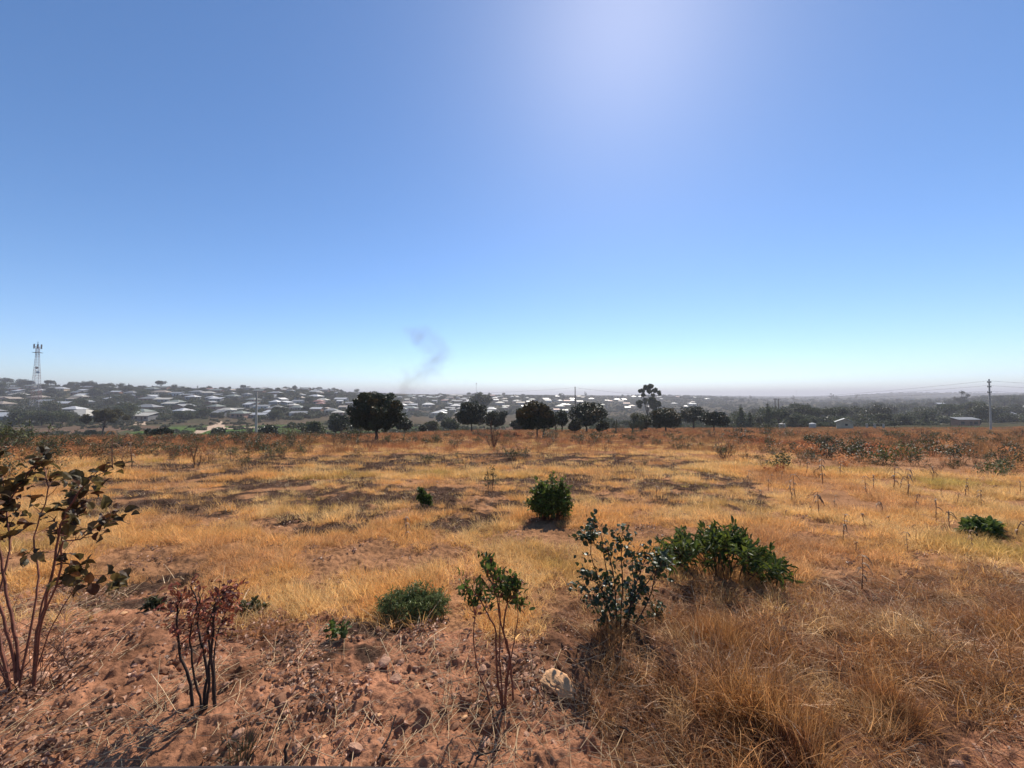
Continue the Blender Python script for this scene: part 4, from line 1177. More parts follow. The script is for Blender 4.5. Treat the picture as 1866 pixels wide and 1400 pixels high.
# eucalyptus on the skyline
tree("eucalyptus_tree", "tall open-crowned eucalyptus rising above the skyline behind the mangos", "tree", 1182, 190, 700, 22, 750, 112, 14000, .5, 'tree', 0, trunks=((-2, 0),), tr=.012,
     sub=[(-6, 706, 4.5), (4, 705, 4.6), (-13, 712, 4.5), (10, 711, 4), (0, 713, 4), (-10, 720, 3.6), (-7, 728, 3), (10, 720, 2.6), (19, 715, 2.6), (19, 718, 2), (-5, 733, 2.6), (6, 731, 7.5), (8, 738, 8), (16, 736, 5), (-17, 734, 5), (-16, 740, 3.4)])
tree("low_round_tree", "dark olive round tree beside candelabra cactus left of red-topped mango", "tree", 1168, 72, 752, 18, 784, 113, 7000, .18, 'green_far', 0)
# shrubs / trees between
for (px, Y, top, hw, sk, lab, mat, nm) in [
    (622, 95, 755, 20, 785, "dark round tree left of the largest mango", 'mango', "round_tree"), (612, 150, 752, 9, 775, "slim bluish tree behind the left side of largest mango", 'tree', "slim_tree"),
    (572, 95, 768, 24, 792, "loose green tree between the concrete pole and largest mango", 'tree', "bushy_tree"), (490, 88, 775, 15, 796, "dark rounded tree right of the concrete pole's foot", 'mango', "round_tree"),
    (400, 90, 782, 10, 797, "small dark tree left of concrete pole at the field edge", 'mango', "round_tree"), (293, 60, 782, 22, 792, "low dark spreading tree at the left field edge", 'mango', "spreading_tree"),
    (533, 170, 772, 6, 779, "tiny round tree in the valley right of the concrete pole", 'tree', "round_tree"), (550, 170, 773, 6, 780, "second tiny valley tree nearer to largest mango", 'tree', "round_tree"),
    (787, 110, 768, 12, 786, "pale green bushy tree right of the tiny mango", 'green_far', "bushy_tree"), (820, 130, 762, 16, 785, "smoky green tree left of the forked mango", 'tree', "bushy_tree"),
    (943, 95, 765, 12, 785, "soft green tree between the forked pair and bronze-topped mango", 'green_far', "bushy_tree"), (1047, 57, 762, 10, 788, "bright green shrubby tree at left foot of broad mango", 'green_far', "bushy_tree"),
    (1098, 64, 768, 10, 784, "grey-green bush at right foot of broad mango", 'green_far', "bushy_tree"), (805, 260, 752, 8, 768, "faint tree in the smoke below the hillside houses", 'tree', "bushy_tree"),
    (650, 130, 770, 10, 786, "green bush peeping out under the largest mango's left side", 'tree', "bushy_tree"), (875, 330, 716, 20, 745, "big hazy tree on the slope behind the forked mango", 'tree', "hazy_tree")]:
    tree(nm, lab, "tree", px, Y, top, hw, sk, 200 + px, 3500, .0045 * Y + .02, mat, 0, nlobe=7)
# candelabra cacti
def cactus(px, Y, top, label, seed, n):
    rr = np.random.default_rng(seed); x = (px - 933) / F * Y; z = float(H(x, Y)); h = float(zpx(top, Y)) - z
    mb = MB(); mb.tube([(0, 0, -.1), (0, 0, h * .4), (.03, 0, h * .6)], [.13, .12, .10], 8)
    for k in range(n):
        a = rr.uniform(0, 6.28); q = rr.uniform(.25, .9) * h * .38; z0 = h * rr.uniform(.3, .5)
        P = refine(np.array([[0, 0, z0], [math.cos(a) * q * .8, math.sin(a) * q * .8, z0 + .08 * h], [math.cos(a) * q, math.sin(a) * q, h * rr.uniform(.75, 1)]]), 4)
        mb.tube(P, np.linspace(.09, .07, len(P)), 6)
    o = mb.build("candelabra_cactus", simple("cactus_green", (.09, .10, .05), .7), smooth=True); o.location = (x, Y, z); tag(o, label, "cactus")
cactus(1122, 66, 764, "upright branching candelabra cactus right of the broad mango", 1, 7)
cactus(1152, 62, 766, "candelabra cactus touching the dark olive round tree", 2, 12)
cactus(1166, 62, 764, "candelabra cactus in front of the red-topped mango's left side", 3, 12)

# umbrella thorn tree at left
tree("umbrella_thorn_tree", "flat-topped thorn tree with leaning trunk in the valley at left", "tree", 190, 120, 745, 38, 768, 120, 9000, .3, 'grey_leaf', 0, trunks=((-4, 10),), tr=.022,
     sub=[(-25, 762, 8), (-12, 756, 9), (0, 753, 9), (12, 754, 9), (24, 758, 8), (-4, 762, 7), (15, 764, 6), (30, 762, 5), (-32, 766, 5)])

# tree prototypes for the hillside and the right-hand woodland (separate trees, shared meshes)
def proto_tree(name, seed, kind, mat):
    rr = np.random.default_rng(seed); root = empty(name, (0, 0, 0)); mb = MB()
    if kind == "round":
        h = 6.5; mb.tube([(0, 0, -.4), (0, .05, 1.5), (.1, 0, 3)], [.25, .2, .15], 6)
        lobes = [(math.cos(a) * 2.0, math.sin(a) * 2.0, 3.3 + rr.uniform(-.5, .9), 1.6) for a in rr.uniform(0, 6.28, 7)] + [(0, 0, 4.6, 1.7), (0, 0, 3.3, 2.0)]
        n = 2600
    elif kind == "low":
        h = 4; mb.tube([(0, 0, -.4), (0, 0, 1.4), (.1, 0, 2)], [.2, .16, .1], 6)
        lobes = [(rr.normal(0, 1.7), rr.normal(0, 1.7), rr.uniform(1.2, 2.6), 1.2) for a in range(9)]; n = 2000
    elif kind == "umbrella":
        mb.tube([(0, 0, -.4), (.2, 0, 2), (.5, 0, 4)], [.25, .2, .15], 6)
        for a in rr.uniform(0, 6.28, 6): mb.tube([(.3, 0, 2.5), (math.cos(a) * 1.5, math.sin(a) * 1.5, 4), (math.cos(a) * 3, math.sin(a) * 3, 5)], [.1, .07, .04], 5)
        lobes = [(math.cos(a) * q, math.sin(a) * q, 5 + rr.uniform(-.3, .5), 1.1) for a, q in zip(rr.uniform(0, 6.28, 14), rr.uniform(.5, 3.8, 14))]; n = 2600
    elif kind == "tall":
        mb.tube([(0, 0, -.4), (.1, 0, 5), (.2, 0, 11)], [.3, .22, .1], 6)
        lobes = [(rr.normal(0, 1.5), rr.normal(0, 1.5), rr.uniform(4.5, 12), rr.uniform(.9, 1.6)) for a in range(12)]; n = 2600
    elif kind == "conifer":
        mb.tube([(0, 0, -.4), (0, 0, 4), (0, 0, 7.5)], [.2, .12, .04], 6)
        lobes = [(rr.normal(0, .25), rr.normal(0, .25), 1 + q * .75, 1.35 * (1 - q / 9.5)) for q in range(9)]; n = 2200
    mb.build("trunk", M['bark'], root)
    crown_mesh(rr, lobes, n, .42, M[mat], "crown", root, 0, .5)
    return root
PT = [("round dark tree", proto_tree("leafy_tree", 300, "round", 'tree')), ("lumpy dark tree", proto_tree("leafy_tree", 301, "round", 'tree')), ("low spreading bush", proto_tree("low_tree", 302, "low", 'tree')),
      ("flat-topped thorn tree", proto_tree("thorn_tree", 303, "umbrella", 'tree')), ("tall open tree", proto_tree("tall_tree", 304, "tall", 'tree')), ("narrow conical tree", proto_tree("conifer", 305, "conifer", 'tree')),
      ("greyish olive tree", proto_tree("leafy_tree", 306, "round", 'green_far')), ("low olive bush", proto_tree("low_tree", 307, "low", 'green_far'))]
USED_T = set()
def put_tree(k, x, y, s, place_, group, rr, sz=1.0):
    z = float(H(x, y))
    if k not in USED_T:
        USED_T.add(k); o = PT[k][1]; o.location = (x, y, z); o.scale = (s, s, s * sz)
        return later(o, PT[k][0], place_, "tree", group, x, y, z + 3)
    o = copy_thing(PT[k][1], (x, y, z), rr.uniform(0, 6.28), (s, s, s * sz))
    later(o, PT[k][0], place_, "tree", group, x, y, z + 3)
def hillplace(px, Y, crest, foot):
    t = (Y - foot) / (crest - foot)
    v = "at hill foot" if t < .14 else "low on hill" if t < .36 else "halfway up hill" if t < .6 else "high on hill" if t < .85 else "on hill crest"
    h = "left of lattice mast" if px < 60 else "right of lattice mast" if px < 210 else "above the thorn tree" if px < 330 else "left of concrete pole" if px < 462 else "right of concrete pole" if px < 560 else \
        "left of largest mango" if px < 640 else "behind largest mango" if px < 735 else "behind the smoke" if px < 820 else "under the thin mast" if px < 900 else "above the forked pair" if px < 960 else \
        "left of wooden pole" if px < 1045 else "right of wooden pole" if px < 1130 else "near the eucalyptus" if px < 1210 else "right of the eucalyptus"
    return v + " " + h

# ------------------------------------------------------------------ houses
ROOFN = dict(roof_bright="bright tin", roof_grey="grey tin", roof_green="greenish", roof_red="faded red", roof_tan="tan", roof_pale="pale")
def make_house(form, roofm, wallm, w, d, wins, nm):
    root = empty(nm, (0, 0, 0)); hw, hd = w / 2, d / 2; wh = 2.7; mb = MB()
    mb.box((0, 0, wh / 2 - .9), (w, d, wh + 1.8)); rb = MB(); ov = .45
    if form == "hip":
        rh = .38 * hd + .2; X, Yd = hw + ov, hd + ov; rl = max(hw - hd, .3)
        V = [(-X, -Yd, wh), (X, -Yd, wh), (X, Yd, wh), (-X, Yd, wh), (-rl, 0, wh + rh), (rl, 0, wh + rh), (-X, -Yd, wh - .12), (X, -Yd, wh - .12), (X, Yd, wh - .12), (-X, Yd, wh - .12)]
        rb.add(V, [[0, 1, 5, 4], [2, 3, 4, 5]]); rb.add(V, [[1, 2, 5], [3, 0, 4]]); rb.add(V, [[0, 6, 7, 1], [1, 7, 8, 2], [2, 8, 9, 3], [3, 9, 6, 0], [6, 9, 8, 7]])
    elif form == "gable":
        rh = .4 * hd; X, Yd = hw + ov, hd + ov
        V = [(-X, -Yd, wh - .1), (X, -Yd, wh - .1), (X, Yd, wh - .1), (-X, Yd, wh - .1), (-X, 0, wh + rh), (X, 0, wh + rh)]
        V2 = [(a, b, c + .1) for a, b, c in V]
        rb.add(V + V2, [[6, 7, 11, 10], [8, 9, 10, 11], [0, 4, 5, 1], [2, 5, 4, 3], [0, 1, 7, 6], [2, 3, 9, 8], [0, 6, 10, 4], [4, 10, 9, 3], [1, 5, 11, 7], [5, 2, 8, 11]])
        mb.add([(-hw, -hd, wh), (-hw, hd, wh), (-hw, 0, wh + rh * .93), (hw, -hd, wh), (hw, hd, wh), (hw, 0, wh + rh * .93)], [[0, 2, 1], [3, 4, 5]])
    else:  # lean-to
        X, Yd = hw + .3, hd + .3
        V = [(-X, -Yd, wh), (X, -Yd, wh), (X, Yd, wh + .42 * hd + .2), (-X, Yd, wh + .42 * hd + .2)]; V2 = [(a, b, c + .1) for a, b, c in V]
        rb.add(V + V2, [[4, 5, 6, 7], [0, 3, 2, 1], [0, 1, 5, 4], [1, 2, 6, 5], [2, 3, 7, 6], [3, 0, 4, 7]])
        mb.add([(-hw, hd, wh), (hw, hd, wh), (hw, hd, wh + .42 * hd), (-hw, hd, wh + .42 * hd)], [[0, 1, 2, 3]])
    mb.build("wall", M[wallm], root); rb.build("roof", M[roofm], root)
    if wins:
        for wx in ([-.3, .32] if w < 12 else [-.36, -.12, .36]):
            q = MB(); q.box((wx * w, -hd - .01, 1.5), (1.3, .08, 1.1)); q.build("window", M['glass'], root)
        q = MB(); q.box((.08 * w, -hd - .01, 1.02), (.95, .1, 2.04)); q.build("door", M['door'], root)
    return root
HP = []
hr = np.random.default_rng(400)
for form, sz in (("hip", (11, 8)), ("hip", (8, 7)), ("gable", (12, 7)), ("gable", (8, 6)), ("lean", (6.5, 5)), ("lean", (11, 5)), ("hip", (13, 9))):
    for roofm in ("roof_bright", "roof_grey", "roof_green", "roof_red", "roof_tan", "roof_pale"):
        if hr.random() < .75 or roofm in ("roof_grey", "roof_bright"):
            HP.append((form, sz, roofm, hr.choice(["wall_grey", "wall_cream", "wall_brick", "wall_white", "wall_pink"], p=[.45, .2, .15, .1, .1])))
PROTO_H = {}
def put_house(i, x, y, rz, place_, s=1.0):
    form, (w, d), roofm, wallm = HP[i]; z = float(H(x, y))
    d_ = {"hip": "hip-roofed house", "gable": "gable-roofed house", "lean": "lean-to house"}[form]
    size = "long " if w > 11.5 else "small " if w < 9 else ""
    desc = size + d_ + ", " + ROOFN[roofm] + " roof"
    if i not in PROTO_H:
        o = make_house(form, roofm, wallm, w, d, True, "house"); o.location = (x, y, z); o.rotation_euler = (0, 0, rz); o.scale = (s,) * 3; PROTO_H[i] = o
    else: o = copy_thing(PROTO_H[i], (x, y, z), rz, s)
    later(o, desc, place_, "house", "houses of the hillside settlement", x, y, z + 2)
wts = np.array([{"roof_bright": 2.2, "roof_grey": 2.4, "roof_green": 1.2, "roof_red": .5, "roof_tan": 1.0, "roof_pale": 1.0}[h[2]] for h in HP]); wts /= wts.sum()
taken = []
def crest_foot(px):
    cr = np.interp(px, [0, 250, 500, 700, 900, 1200, 1300], [545, 555, 655, 780, 960, 1220, 1300]); ft = np.interp(px, [0, 250, 300, 500, 700, 900, 1100, 1300], [190, 235, 260, 272, 340, 470, 560, 800])
    return cr, ft
nh = 0; tries = 0
while nh < 285 and tries < 20000:
    tries += 1
    px = hr.uniform(-40, 1290)
    cr, ft = crest_foot(px)
    t = hr.random() ** 1.05; Y = ft + (cr + 10 - ft) * t
    if px > 1060 and hr.random() < .6: continue
    if px < 330 and hr.random() < .35: continue
    x = (px - 933) / F * Y
    if any((x - a) ** 2 + (Y - b) ** 2 * .45 < 13 ** 2 for a, b in taken): continue
    if abs(px - 67) < 10 and abs(Y - 300) < 30: continue
    taken.append((x, Y))
    i = int(hr.choice(len(HP), p=wts))
    put_house(i, x, Y, hr.choice([0, 0, 0, .25, -.3, 1.57, -.12, .1]) + hr.normal(0, .07), hillplace(px, Y, cr, ft), hr.uniform(1.0, 1.28)); nh += 1
# a few that the photograph shows singly
def one_house(px, Y, w, d, form, roofm, wallm, label, rz=0):
    x = (px - 933) / F * Y; o = make_house(form, roofm, wallm, w, d, True, "house"); o.location = (x, Y, float(H(x, Y))); o.rotation_euler = (0, 0, rz); tag(o, label, "house")
    taken.append((x, Y))
one_house(18, 205, 15, 7, "gable", "roof_pale", "wall_grey", "long low shed with pale roof nearest at the left edge of the settlement")
one_house(152, 232, 13, 9, "hip", "roof_pale", "wall_grey", "big hip-roofed house with pale roof, lowest right of lattice mast")
one_house(474, 276, 11, 6, "gable", "roof_bright", "wall_grey", "house with a brilliant white roof just behind the concrete pole")
one_house(432, 330, 13, 6, "gable", "roof_pale", "wall_grey", "long pale-roofed house above left of the concrete pole")
one_house(267, 242, 9, 7, "lean", "roof_pale", "wall_grey", "grey-walled flat-roofed house at the lower edge of settlement near the thorn tree")
# hillside trees
tr_ = np.random.default_rng(500); nt_ = 0; tries = 0
while nt_ < 285 and tries < 20000:
    tries += 1
    px = tr_.uniform(-60, 1400); cr, ft = crest_foot(px)
    t = tr_.random(); Y = (ft - 16) + (cr + 30 - ft) * t
    if tr_.random() < .22: Y = cr + tr_.uniform(-15, 30)
    x = (px - 933) / F * Y
    if any((x - a) ** 2 + (Y - b) ** 2 < 6.5 ** 2 for a, b in taken[:]): continue
    k = int(tr_.choice([0, 1, 2, 6, 7, 3, 4, 5], p=[.26, .26, .14, .12, .08, .06, .04, .04]))
    s = tr_.uniform(.95, 1.6) * (1.2 if px < 330 else 1.0)
    if k in (4, 5): s *= .75
    put_tree(k, x, Y, s, hillplace(px, Y, cr, ft), "trees between the hillside houses", tr_, tr_.uniform(.8, 1.1)); nt_ += 1
# trees at the foot of the hill on the left, valley shrubs
for (px, Y, s, k) in [(60, 190, 1.25, 0), (78, 188, 1.2, 1), (98, 190, 1.25, 0), (115, 186, 1.2, 1), (48, 200, 1.1, 6), (135, 200, 1.0, 1), (160, 200, 1.0, 2), (215, 205, 1, 6), (300, 240, 1, 2), (330, 245, 1.1, 0), (345, 250, 1.0, 1), (310, 250, 1, 7),
                      (375, 262, 1.1, 0), (400, 265, 1, 2), (508, 262, 1.3, 0), (500, 262, 1.2, 1), (130, 110, .5, 2), (150, 105, .5, 7), (110, 115, .5, 2), (170, 115, .6, 0), (230, 110, .6, 7), (260, 105, .5, 2), (20, 110, .6, 0), (0, 120, .8, 1), (45, 115, .6, 7),
                      (340, 160, .5, 2), (700, 230, .6, 2), (760, 240, .6, 7), (850, 210, .6, 2), (935, 240, .7, 7), (10, 600, 2.4, 3), (38, 600, 2.6, 0)]:
    put_tree(k, (px - 933) / F * Y, Y, s, ("in the valley below the settlement" if Y < 180 or px > 690 else "beyond the crest left of lattice mast" if Y > 500 else "along the foot of settlement") + (" at far left" if px < 105 else " below the thorn tree" if px < 270 else " left of concrete pole" if px < 462 else " right of concrete pole" if px < 650 else " behind the mangos"), "trees below the hillside settlement", tr_)
# right-hand woodland
wr2 = np.random.default_rng(600)
def rplace(px, Y):
    h = "behind the candelabra cacti" if px < 1200 else "behind the mango trees" if px < 1340 else "left of the twin poles" if px < 1410 else "right of the twin poles" if px < 1500 else "behind the small hut" if px < 1580 else "right of the small hut" if px < 1680 else "left of the right power pole" if px < 1800 else "right of the right power pole"
    v = "first row" if Y < 180 else "second row" if Y < 260 else "third row" if Y < 380 else "far row"
    return h.replace('behind', 'in wood behind', 1) + ", " + v if 'behind' in h else 'in wood ' + h + ', ' + v
n = 0; tries = 0; tk = []
while n < 210 and tries < 9000:
    tries += 1
    px = wr2.uniform(1095, 1930); Y = 140 + wr2.random() ** 1.3 * (430 if px > 1500 else 260 if px > 1330 else 150)
    if px < 1330: Y = wr2.uniform(165, 300)
    x = (px - 933) / F * Y
    if any((x - a) ** 2 + (Y - b) ** 2 < (3.8 + .006 * Y) ** 2 for a, b in tk): continue
    if 1500 < px < 1570 and Y < 150: continue
    if px > 1690 and Y < 170: continue
    tk.append((x, Y))
    k = int(wr2.choice([0, 1, 2, 3, 6, 7], p=[.2, .18, .08, .3, .18, .06])); s = wr2.uniform(1.0, 1.6)
    if Y < 170: s *= .75
    if px < 1340: s *= .55
    put_tree(k, x, Y, s, rplace(px, Y), "trees of the right-hand woodland", wr2, wr2.uniform(.8, 1.1)); n += 1
for (px, Y, s, k) in [(1350, 135, 1.1, 5), (1398, 140, 1.2, 5), (1366, 130, .8, 5), (1478, 128, .55, 1), (1467, 126, .5, 0), (1652, 150, .6, 5), (1686, 155, .85, 5), (1752, 400, 1.5, 4), (1628, 112, .35, 0), (1492, 118, .35, 2), (1460, 300, 1.2, 0), (1580, 360, 1.3, 3), (1545, 330, 1.1, 0),
                      (1445, 1200, 1.4, 4), (1515, 1300, 1.9, 4), (1524, 1310, 2.2, 1), (1548, 1300, 1.6, 0), (1560, 1300, 1.6, 4), (1480, 1250, 1.2, 1), (1605, 500, 1.3, 3), (1470, 118, .3, 7)]:
    put_tree(k, (px - 933) / F * Y, Y, s, "on the hazy far ridge" if Y > 900 else "near the farmyard by the twin poles" if px < 1420 else "between water tank and hut" if px < 1500 else "standing out above the woodland" if Y > 200 else "at the woodland edge right of hut", "trees of the right-hand woodland", wr2)
for (px, Y, rm, lab) in [(1503, 420, "roof_bright", "tin-roofed house far left in the right-hand woodland"), (1580, 330, "roof_bright", "tin-roofed house between trees behind the hut"), (1568, 350, "roof_pale", "pale-roofed house half hidden behind the hut's trees"),
                         (1625, 380, "roof_bright", "bright-roofed house mid woodland right of the hut"), (1697, 380, "roof_bright", "bright-roofed house left of the right power pole"), (1712, 520, "roof_bright", "farthest bright roof left of right power pole"),
                         (1822, 240, "roof_grey", "grey-roofed house right of the right power pole"), (1860, 330, "roof_pale", "pale-roofed house at the right edge of woodland")]:
    one_house(px, Y, 11, 6, "gable", rm, "wall_grey", lab)
# uncountable scrub filling the slopes between the separate trees
sr2 = np.random.default_rng(700); sc_m = []
for i in range(6):
    lobes = [(sr2.normal(0, 1.3), sr2.normal(0, 1.3), sr2.uniform(.6, 1.9), sr2.uniform(.9, 1.3)) for a in range(7)]
    sc_m.append(crown_mesh(sr2, lobes, 700, .62, M['tree'] if i < 4 else M['green_far'], "scrub", None, 0, .5, link=False))
SX = []; SY = []; SS = []
for (n_, pa, pb_, mode) in ((7000, -120, 1320, 0), (4200, 1080, 1960, 1), (2600, -120, 1960, 2), (2200, -100, 1000, 3)):
    for q in range(n_):
        px = sr2.uniform(pa, pb_)
        if mode == 0:
            cr, ft = crest_foot(px); Y = (ft - 14) + (cr + 45 - ft) * sr2.random() ** .8; s_ = sr2.uniform(.6, 1.35)
        elif mode == 1:
            Y = 135 * (5.2 ** sr2.random()); s_ = sr2.uniform(.6, 1.6)
            if px < 1330: s_ *= .6
            if Y < 160: s_ *= .5
            if px > 1690 and Y < 200: continue
        elif mode == 2: Y = 700 * (5.5 ** sr2.random()); s_ = sr2.uniform(1.2, 2.6); 
        else:
            Y = sr2.uniform(90, 250); s_ = sr2.uniform(.2, .55)
            if fbm(np.array([px * .01]), np.array([Y * .05]), 2)[0] < .05: continue
        if mode == 2 and px < 1150: continue
        x = (px - 933) / F * Y
        if mode != 2 and any(abs(x - a) < 5 and -5 < b - Y < 13 for a, b in taken if abs(b - Y) < 14): 
            if sr2.random() < .88: continue
        SX.append(x); SY.append(Y); SS.append(s_)
SX = np.array(SX); SY = np.array(SY); SS = np.array(SS)
P = np.stack([SX, SY, H(SX, SY) - .3 * SS], 1)
instancer("hillside_scrub", sc_m, P, rots(sr2, len(P), .05), SS, sr2.integers(0, 6, len(P)), "dark scrub and bushes filling the far slopes between houses and trees", "scrub")
# ------------------------------------------------------------------ small hut, tanks, sheds, gateposts
x, y, _ = ground_hit(1535, 779); y = 100.0; x = (1537 - 933) / F * y; z = float(H(x, y))
root = empty("hut", (x, y, z), -.62); mb = MB(); w, d, wh = 3.2, 2.6, 1.75
mb.box((0, 0, wh / 2 - .2), (w, d, wh + .4)); mb.add([(-w / 2, -d / 2, wh), (w / 2, -d / 2, wh), (0, -d / 2, wh + .75), (-w / 2, d / 2, wh), (w / 2, d / 2, wh), (0, d / 2, wh + .75)], [[0, 1, 2], [3, 5, 4]])
mb.build("wall", M['wall_cream'], root)
rb = MB(); 
for sgn in (-1, 1):
    V = [(0, -d / 2 - .3, wh + .80), (sgn * (w / 2 + .3), -d / 2 - .3, wh - .09), (sgn * (w / 2 + .3), d / 2 + .3, wh - .09), (0, d / 2 + .3, wh + .80)]
    V2 = [(a, b, c + .07) for a, b, c in V]
    rb.add(V + V2, [[0, 1, 2, 3], [4, 7, 6, 5], [0, 4, 5, 1], [1, 5, 6, 2], [2, 6, 7, 3]])
rb.build("roof", M['roof_grey'], root)
q = MB(); q.box((-w / 2 - .01, .3, .8), (.08, .6, 1.6)); q.build("door", M['door'], root)
q = MB(); q.box((.3, -d / 2 - .01, 1.1), (.5, .08, .5)); q.build("window", M['glass'], root)
tag(root, "small cream gabled hut with a dark door at the woodland edge", "hut")
def tank(px, Y, h, rad, label, mat):
    x = (px - 933) / F * Y; z = float(H(x, Y)); root = empty("water_tank", (x, Y, z)); mb = MB()
    mb.tube([(0, 0, -.2), (0, 0, h * .3), (0, 0, h * .32), (0, 0, h * .6), (0, 0, h * .62), (0, 0, h)], [rad, rad, rad * 1.04, rad, rad * 1.04, rad], 18); mb.build("tank_body", M[mat], root, smooth=True)
    q = MB(); q.tube([(0, 0, h), (0, 0, h + .08), (0, 0, h + .25)], [rad * 1.03, rad * .9, rad * .15], 18); q.build("lid", M[mat], root, smooth=True); tag(root, label, "water tank")
tank(1424, 104, 1.3, .75, "grey cylindrical water tank on the ground by the twin poles", 'concrete')
tank(1479, 106, 1.2, .75, "whitish water tank left of the small cream hut", 'wall_white')
one_house(1757, 150, 8, 2.6, "lean", "roof_grey", "wall_brick", "long low shed with pale flat roof left of the right power pole")
for k, px in enumerate((1578, 1592, 1608)):
    Y = 104; x = (px - 933) / F * Y; z = float(H(x, Y)); root = empty("gate_post", (x, Y, z)); mb = MB(); mb.box((0, 0, .45), (.35, .35, 1.3)); mb.build("post", M['concrete'], root)
    q = MB(); q.box((0, 0, 1.15), (.45, .45, .1)); q.build("cap", M['concrete'], root)
    tag(root, ("left", "middle", "right")[k] + " one of three grey gate posts right of the hut", "gate post", "gate posts by the hut")
# pale sand and track patches: bright bare bits in the valley as low banks
# ------------------------------------------------------------------ poles, wires, masts
def pole(px, Y, top, label, mat, r0, arms=(), foot=None):
    x = (px - 933) / F * Y; z = float(H(x, Y)); h = float(zpx(top, Y)) - z
    root = empty("power_pole", (x, Y, z)); mb = MB(); mb.tube([(0, 0, -1), (0, 0, h / 2), (0, 0, h)], [r0 * 1.25, r0, r0 * .75], 10); mb.build("shaft", M[mat], root, smooth=True)
    ends = []
    for (dz, L_, rz) in arms:
        q = MB(); q.box((0, 0, h - dz), (L_, .14, .14), rz); a = q.build("crossarm", M['iron'], root)
        for sx in (-.46, .46):
            c = (math.cos(rz) * L_ * sx, math.sin(rz) * L_ * sx)
            i_ = MB(); i_.tube([(c[0], c[1], h - dz + .05), (c[0], c[1], h - dz + .16), (c[0], c[1], h - dz + .30)], [.05, .07, .035], 8); i_.build("insulator", M['iron'], a)
            ends.append((x + c[0], Y + c[1], z + h - dz + .3))
    if not arms: ends.append((x, Y, z + h - .3))
    tag(root, label, "power pole")
    return ends
eR = pole(1803, 86, 691, "tall grey power pole with three short crossarms at far right", 'concrete', .15, ((.7, 1.3, .3), (1.7, 1.3, .3), (2.9, 1.3, .3)))
eT = pole(1412, 175, 726, "left one of the twin dark poles by the farmyard", 'wood', .17, ((.5, 1.6, .2),))
eT2 = pole(1418, 175, 727, "right one of the twin dark poles by the farmyard", 'wood', .17, ((.5, 1.6, .2),))
eM = pole(1048, 120, 705, "brown wooden power pole rising behind the broad mango", 'wood', .15)
eC = pole(468, 95, 714, "grey concrete pole in front of the left hillside houses", 'concrete', .24)
eO = pole(2500, 86, 690, "power pole standing beyond the right edge", 'concrete', .2, ((.7, 1.3, .3), (1.7, 1.3, .3), (2.9, 1.3, .3)))
def wire(a, b, sag, label, r_=.016):
    a = np.array(a); b = np.array(b); t = np.linspace(0, 1, 25)[:, None]
    P = a + (b - a) * t; P[:, 2] -= sag * 4 * (t * (1 - t))[:, 0]
    mb = MB(); mb.tube(P - a, r_, 4, False); o = mb.build("overhead_wire", M['iron']); o.location = a; tag(o, label, "wire", "overhead power wires")
lv = ["top", "middle", "bottom"]
for k in range(3):
    wire(eR[2 * k], (eT + eT2)[k], .5, lv[k] + " wire from the right power pole to the twin poles", .02)
    wire(eR[2 * k + 1], eO[2 * k], 1.5, lv[k] + " wire leaving the right power pole to the right", .016)
wire(eM[0], eT[1], 1.5, "thin wire from the wooden pole to the twin poles", .02)
wire(eC[0], eM[0], 1.2, "thin wire from the concrete pole to the wooden pole", .014)
# lattice mast
Y = 300; x = (66 - 933) / F * Y; z = float(H(x, Y)); h = float(zpx(623, Y)) - z
root = empty("lattice_mast", (x, Y, z), .5)
hb, ht = 2.5, .8
def lw(t): return hb + (ht - hb) * min(t * 1.15, 1)
nb = 22
for (sx, sy) in ((-1, -1), (1, -1), (1, 1), (-1, 1)):
    for seg in range(6):
        t0, t1 = seg / 6, (seg + 1) / 6
        mb = MB(); P = np.array([[sx * lw(t), sy * lw(t), t * h * .93] for t in np.linspace(t0, t1, 4)]); mb.tube(P, .09, 5, False)
        mb.build("leg", M['paint_red'] if seg % 2 else M['paint_white'], root)
for seg in range(6):
    br = MB()
    for k in range(4):
        t0 = seg / 6 + k / 24; t1 = t0 + 1 / 24; a, b = lw(t0), lw(t1)
        for (p, q) in (((-1, -1), (1, -1)), ((1, -1), (1, 1)), ((1, 1), (-1, 1)), ((-1, 1), (-1, -1))):
            br.tube([(p[0] * a, p[1] * a, t0 * h * .93), (q[0] * b, q[1] * b, t1 * h * .93)], .042, 4, False); br.tube([(q[0] * a, q[1] * a, t0 * h * .93), (p[0] * b, p[1] * b, t1 * h * .93)], .042, 4, False)
            br.tube([(p[0] * a, p[1] * a, t0 * h * .93), (q[0] * a, q[1] * a, t0 * h * .93)], .042, 4, False)
    br.build("bracing", M['paint_red'] if seg % 2 else M['paint_white'], root)
q = MB(); q.box((0, 0, h * .84), (4.4, 4.4, .25)); q.build("platform", M['iron'], root)
q = MB(); q.tube([(0, 0, h * .9), (0, 0, h * .95), (0, 0, h)], .16, 6); q.build("lightning_rod", M['iron'], root)
for k in range(6):
    a = k * math.pi / 3; q = MB(); q.box((math.cos(a) * 2.1, math.sin(a) * 2.1, h * .93), (.45, .3, 3.4), a); q.tube([(math.cos(a) * 2.0, math.sin(a) * 2.0, h * .93), (0, 0, h * .92)], .06, 4); q.build("panel_antenna", M['paint_white'] if k % 2 else M['iron'], root)
for k, (zz, a) in enumerate(((.62, 2), (.55, -1))):
    q = MB(); q.tube([(math.cos(a) * 2, math.sin(a) * 2, h * zz), (math.cos(a) * 2.4, math.sin(a) * 2.4, h * zz)], [.9, .9], 14); q.build("dish_antenna", M['steel'], root)
tag(root, "red and white lattice telecom mast among the left hillside houses", "mast")
